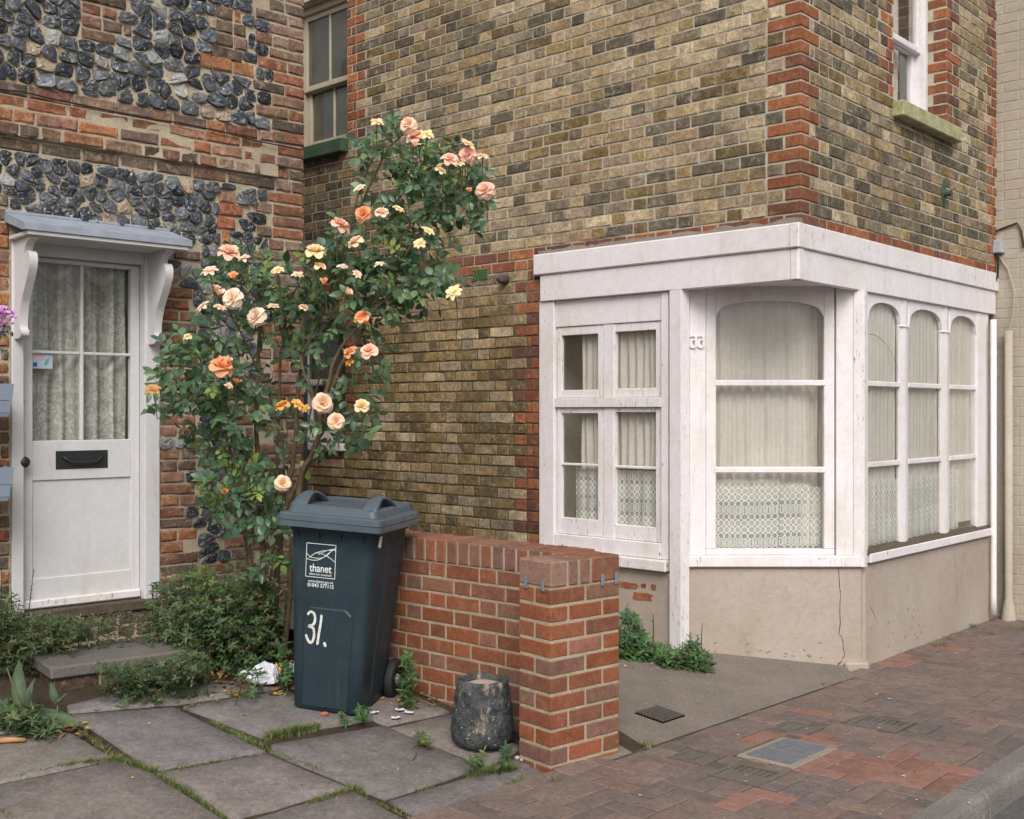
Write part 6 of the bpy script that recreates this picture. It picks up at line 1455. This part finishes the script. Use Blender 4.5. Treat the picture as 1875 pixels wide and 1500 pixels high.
for bx, by, tx, ty in ((40, 1300, 12, 1222), (55, 1310, 60, 1250), (104, 1320, 106, 1285), (105, 1285, 122, 1270)): m.tube([P3(bx, by, 5.08), P3(tx, ty, 5.12)], [.005, .003], 6)
m.build('stems', 'stem_green', t)
bushy('dock_undergrowth', 'dark leafy undergrowth below the broad leaved dock', 'weed', [(35, 1318, 36, 24, 90, 5.05), (70, 1335, 30, 10, 30, 4.98)], z_terr, SMALL, .04, DK, stems=14)
# purple flowers over the top planter, in a third box out of frame
t = thing('purple_flowers', 'purple flower head with leaves at the left edge above the planters', 'flowers', P3(6, 700, 5.75))
m = MB(); MAT['purple'] = m_plain('purple_petal', C(196, 140, 198), .7)
for cx_, cy_, r_ in ((12, 582, 16), (0, 598, 14), (22, 577, 8), (-6, 575, 14), (4, 570, 8)):
    for k in range(26):
        p = P3(cx_ + ru(-r_, r_) * .8, cy_ + ru(-r_, r_) * .8, 5.72 + ru(-.04, .04)); d = (rvec(1) + Vector((0, -.6, .3))).normalized(); put_leaf(m, p, d, Vector((0, -1, .3)) + rvec(.6), ru(.016, .026), LG[2], None)
m.build('flower_heads', 'purple', t, True, 'stuff'); m = MB()
for k in range(16): p = P3(ru(-10, 20), ru(594, 612), 5.74 + ru(-.03, .03)); put_leaf(m, p, rvec(1) + Vector((.3, -.2, -.3)), BACK + rvec(.5), ru(.025, .04), LG[1], vary(random.choice(GREEN), .1))
m.build('leaves', 'leaf', t, True); m = MB(); m.tube(spline([P3(8, 596, 5.74), P3(-6, 640, 5.75), P3(-16, 700, 5.75)], 4), .004, 6); m.build('stem', 'stem_green', t, True)
# --- grass in the joints
def blades(mb, c, n, spread, h0, h1, cols, zf):
    for k in range(n):
        a = ru(0, 6.283); r_ = spread * math.sqrt(rnd()); x, y = c.x + math.cos(a) * r_, c.y + math.sin(a) * r_; z = zf(x, y) - .01; L_ = ru(h0, h1); le = Vector((ru(-1, 1), ru(-1, 1), 0)) * L_ * 1.3; w_ = ru(.0008, .0018); s_ = Vector((-le.y, le.x, 0)); s_ = s_.normalized() * w_ if s_.length > 1e-6 else Vector((w_, 0, 0)); b = Vector((x, y, z))
        mb.add([b - s_, b + s_, b + le * .35 + Vector((0, 0, L_ * .6)) + s_ * .7, b + le * .35 + Vector((0, 0, L_ * .6)) - s_ * .7, b + le + Vector((0, 0, L_))], [(0, 1, 2, 3), (3, 2, 4)], vary(random.choice(cols), .2, .06))
GC = [C(92, 118, 58), C(78, 104, 52), C(112, 128, 66), C(70, 94, 50), C(132, 132, 80), C(150, 140, 92)]
JOINTS = [((150, 1340), (215, 1390), 70, .02, .05), ((0, 1428), (110, 1402), 40, .018, .04), ((110, 1402), (215, 1388), 110, .024, .055), ((210, 1388), (281, 1412), 170, .035, .055), ((281, 1414), (345, 1450), 130, .026, .05), ((345, 1450), (415, 1500), 110, .022, .045), ((281, 1412), (490, 1376), 110, .010, .025), ((327, 1298), (400, 1285), 70, .018, .04), ((385, 1322), (490, 1372), 190, .026, .05), ((490, 1374), (590, 1410), 130, .022, .04), ((492, 1350), (582, 1330), 340, .05, .07), ((560, 1472), (655, 1442), 150, .026, .05), ((640, 1435), (665, 1452), 50, .03, .05), ((665, 1460), (745, 1492), 60, .014, .03), ((860, 1420), (945, 1408), 260, .034, .07), ((930, 1440), (960, 1425), 60, .03, .04), ((765, 1445), (795, 1440), 24, .012, .03), ((420, 1272), (470, 1278), 80, .03, .07), ((0, 1480), (20, 1500), 14, .02, .05), ((400, 1288), (460, 1276), 50, .014, .03), ((800, 1495), (830, 1488), 30, .02, .04), ((180, 1308), (300, 1296), 30, .006, .015)]
m = MB()
for a, b, n, sp, h in JOINTS:
    A_p, B_p = ground(*a, z_terr), ground(*b, z_terr)
    for k in range(int(n * 1.5)):
        f_ = rnd(); dens = .62 + 1.0 * mnoise.noise(Vector((f_ * 7 + a[0], n, 0)))
        if rnd() < dens: blades(m, A_p.lerp(B_p, f_), random.randint(4, 9), sp * ru(.2, .85), h * .12, h * ru(.3, .75), GC, z_terr)
gr = m.build('joint_grass', 'leaf', None, False, 'stuff'); gr['label'] = 'short green grass and moss growing in the flagstone joints'; gr['category'] = 'grass'
m = MB()
for px, py, n, sp, h in ((1186, 1366, 60, .03, .05), (1242, 1353, 26, .02, .035), (1580, 1303, 40, .03, .025), (1012, 1431, 30, .02, .04), (1778, 1148, 50, .035, .06), (1717, 1182, 60, .05, .06), (1740, 1170, 40, .05, .04), (1700, 1193, 50, .06, .03), (1815, 1162, 40, .04, .04), (1870, 1152, 60, .06, .06), (1514, 1254, 20, .03, .05), (1545, 1250, 20, .03, .04), (1680, 1188, 40, .05, .025), (1660, 1200, 30, .05, .02), (1800, 1286, 16, .02, .02), (1175, 1380, 20, .02, .02), (1600, 1215, 10, .02, .03), (1330, 1360, 14, .03, .015), (1760, 1160, 26, .03, .03)):
    c = ground(px, py, z_pave)
    for k in range(max(1, n // 3)): blades(m, c + Vector((ru(-sp, sp), ru(-sp, sp), 0)), 4, .012, h * .4, h, GC, z_pave)
gr = m.build('pavement_grass', 'leaf', None, False, 'stuff'); gr['label'] = 'tufts of grass in the block paving and along the house foot'; gr['category'] = 'grass'
# ------------------------------------------------------------------ litter
DRY = [C(176, 128, 60), C(150, 108, 62), C(120, 84, 54), C(206, 160, 64), C(134, 110, 80), C(92, 70, 50)]
m = MB()
def drop(px, py, s_, cols, zf=z_terr):
    p = ground(px, py, zf); p.z += .005 + ru(0, .012); a = ru(0, 6.283); put_leaf(m, p, Vector((math.cos(a), math.sin(a), ru(-.1, .25))), Vector((ru(-.4, .4), ru(-.5, .2), 1)), s_, random.choice(LG + LGN), vary(random.choice(cols), .15, .05))
for k in range(260): drop(ru(385, 535), 1215 + ru(0, 62) * (1 if k % 3 else .5), ru(.018, .045), DRY)
for k in range(60): drop(ru(700, 800), ru(1270, 1300), ru(.015, .03), DRY)
for k in range(60): drop(ru(60, 160), ru(1320, 1352), ru(.02, .05), DRY)
for k in range(70): drop(ru(90, 900), ru(1300, 1480), ru(.008, .016), DRY)
for k in range(40): drop(ru(1140, 1330), ru(1215, 1232), ru(.01, .022), DRY + [C(226, 196, 150)], z_pave)
gr = m.build('fallen_leaves', 'leaf_dry', None, False, 'stuff'); gr['label'] = 'brown and yellow fallen leaves on the flags and bed'; gr['category'] = 'leaves'
m = MB()
for k in range(70):
    px, py = ru(1150, 1875), ru(1150, 1500)
    if px < 1150 + (py - 1240) * -1: continue
    p = ground(px, py, z_pave); s_ = .0025 + .009 * rnd() ** 3; m.add([p + Vector((s_ * math.cos(q * 1.257 + k), s_ * .7 * math.sin(q * 1.257 + k), .003 + (.003 if q % 2 else 0))) for q in range(5)], [(0, 1, 2, 3, 4)], vary(C(196, 186, 176), .15))
gr = m.build('pavement_crumbs', 'leaf_dry', None, False, 'stuff'); gr['label'] = 'pale crumbs and bird droppings scattered on the pavement'; gr['category'] = 'debris'
def crumple(name, label, cat, px, py, Y, sx, sy, sz, mat, seed, zf=z_terr, n=36):
    p = P3(px, py, Y); p.z = zf(p.x, p.y) + .01; m = MB(); V = []; rr = random.Random(seed)
    for j in range(n + 1):
        for i in range(n + 1):
            u_, v_ = i / n * 2 - 1, j / n * 2 - 1; r_ = math.hypot(u_, v_); k_ = 1 + .35 * mnoise.noise(Vector((math.atan2(v_, u_) * 1.3, seed, 0))); h = max(0, 1 - r_ ** 2 * .8)
            cr = 1.3 * abs(mnoise.noise(Vector((u_ * 1.7, v_ * 1.7, seed)))) + .35 * abs(mnoise.noise(Vector((u_ * 4, v_ * 4, seed + 3))))
            V.append(p + Vector((u_ * sx * k_, v_ * sy * k_, sz * (h * .55 + cr * 1.0))))
    m.add(V, [(j * (n + 1) + i, j * (n + 1) + i + 1, (j + 1) * (n + 1) + i + 1, (j + 1) * (n + 1) + i) for j in range(n) for i in range(n)]); return tag(m.build(name, mat, None, True), label, cat)
MAT['bag'] = m_plain('white_plastic_bag', C(205, 204, 210), .35, .4, 10, .06, .3, 60); MAT['paper'] = m_plain('damp_paper', C(206, 202, 208), .8)
def bag(px, py, Y, sx, sy, sz):
    p = P3(px, py, Y); p.z = z_terr(p.x, p.y); m = MB(); rings = []; NB_ = 36
    for r_, h in ((.75, 0), (1, .12), (1.05, .35), (.95, .6), (.72, .82), (.4, .96), (.1, 1)):
        ring = []
        for k in range(NB_):
            an = 6.2832 * k / NB_; f_ = 1 + .42 * mnoise.noise(Vector((math.cos(an) * 1.4, math.sin(an) * 1.4, h * 1.5))) + .28 * abs(mnoise.noise(Vector((math.cos(an) * 4, math.sin(an) * 4, h * 5 + 4))))
            ring.append(p + Vector((math.cos(an) * sx * r_ * f_, math.sin(an) * sy * r_ * f_, sz * h * (.8 + .5 * mnoise.noise(Vector((math.cos(an) * 2, math.sin(an) * 2, 9)))))))
        rings.append(ring)
    m.loft(rings, True, True); m.tube(spline([p + Vector((-sx * .8, -.01, sz * .4)), p + Vector((-sx * 1.3, -.02, sz * .55)), p + Vector((-sx * 1.7, -.02, sz * .42))], 4), [.012, .012, .011, .010, .009, .009, .008, .007, .005], 7)
    return m.build('plastic_bag', 'bag', None)
tag(bag(486, 1200, 5.68, .075, .055, .11), 'crumpled white plastic bag in the bed beside the bin', 'bag'); crumple('plastic_scrap', 'white plastic scrap half hidden behind the bin edge', 'litter', 528, 1175, 5.85, .04, .04, .05, 'bag', 5)
for (px, py, a_, lb) in ((685, 1308, .2, 'scrap of white paper touching the bin foot'), (733, 1303, .5, 'rearmost scrap of white paper between bin and pot'), (749, 1308, -.3, 'rightmost scrap of white paper between bin and pot'), (725, 1318, .1, 'nearest scrap of white paper between bin and pot')):
    p = ground(px, py, z_terr); m = MB(); V = []
    for j in range(4):
        for i in range(5): x, y = (i / 4 - .5) * .044, (j / 3 - .5) * .035; V.append(p + Vector((x * math.cos(a_) - y * math.sin(a_), x * math.sin(a_) + y * math.cos(a_), .009 + .012 * abs(mnoise.noise(Vector((x * 60, y * 60, px)))))))
    m.add(V, [(j * 5 + i, j * 5 + i + 1, j * 5 + i + 6, j * 5 + i + 5) for j in range(3) for i in range(4)]); tag(m.build('paper_scrap', 'paper'), lb, 'litter', 'white paper scraps on the flags')
def lump(name, label, cat, px, py, sx, sy, sz, mat, zf=z_terr, rot=0, col=None):
    p = ground(px, py, zf); m = MB(); rings = []
    for r_, h in ((.85, 0), (1, .3), (.95, .75), (.6, 1)): rings.append([p + Vector(((math.cos(k * .628) * math.cos(rot) * sx - math.sin(k * .628) * math.sin(rot) * sy) * r_ * ru(.85, 1.1), (math.cos(k * .628) * math.sin(rot) * sx + math.sin(k * .628) * math.cos(rot) * sy) * r_ * ru(.85, 1.1), h * sz + .002)) for k in range(10)])
    m.loft(rings, True, True, col); return tag(m.build(name, mat), label, cat)
lump('brick_chip', 'small orange brick chip below the front of the bin', 'debris', 594, 1310, .02, .014, .014, 'red', col=C(176, 110, 76))
lump('pebble', 'pale pebble at the left foot of the brick pier', 'pebble', 947, 1391, .012, .01, .014, 'gravel'); lump('pebble', 'smaller pale pebble at the pier foot, right of the larger one', 'pebble', 955, 1394, .008, .008, .01, 'gravel')
MAT['stick'] = m_plain('pale_stick', C(176, 132, 88), .8, .3, 30, .2, .4, 80)
m = MB(); a_, b_ = ground(-30, 1364, z_terr), ground(46, 1360, z_terr); up = Vector((0, 0, .012)); m.tube([a_ + up, a_.lerp(b_, .6) + up * 1.3, b_ + up], [.012, .012, .009], 8); tag(m.build('stick', 'stick', None, True), 'pale peeled stick lying on the flags at the left edge', 'stick')
m = MB(); pp = [ground(x, y, z_terr) + Vector((0, 0, .02)) for x, y in ((466, 1270), (482, 1262), (500, 1245), (522, 1228))]; m.tube(spline(pp, 3), .004, 6); tag(m.build('twig', 'bark', None, True), 'thin dark twig leaning on the leaf litter by the bin', 'twig')
MAT['banana'] = m_plain('yellow_peel', C(224, 178, 40), .6)
m = MB(); p = ground(508, 1240, z_terr)
for k in range(3): put_leaf(m, p + Vector((0, 0, .012)), Vector((ru(-1, 1), ru(-.5, .5), ru(.2, .5))), BACK, .06, LGN[1], None)
tag(m.build('yellow_leaf', 'banana', None, True), 'bright yellow leaf among the litter beside the bin', 'leaf')
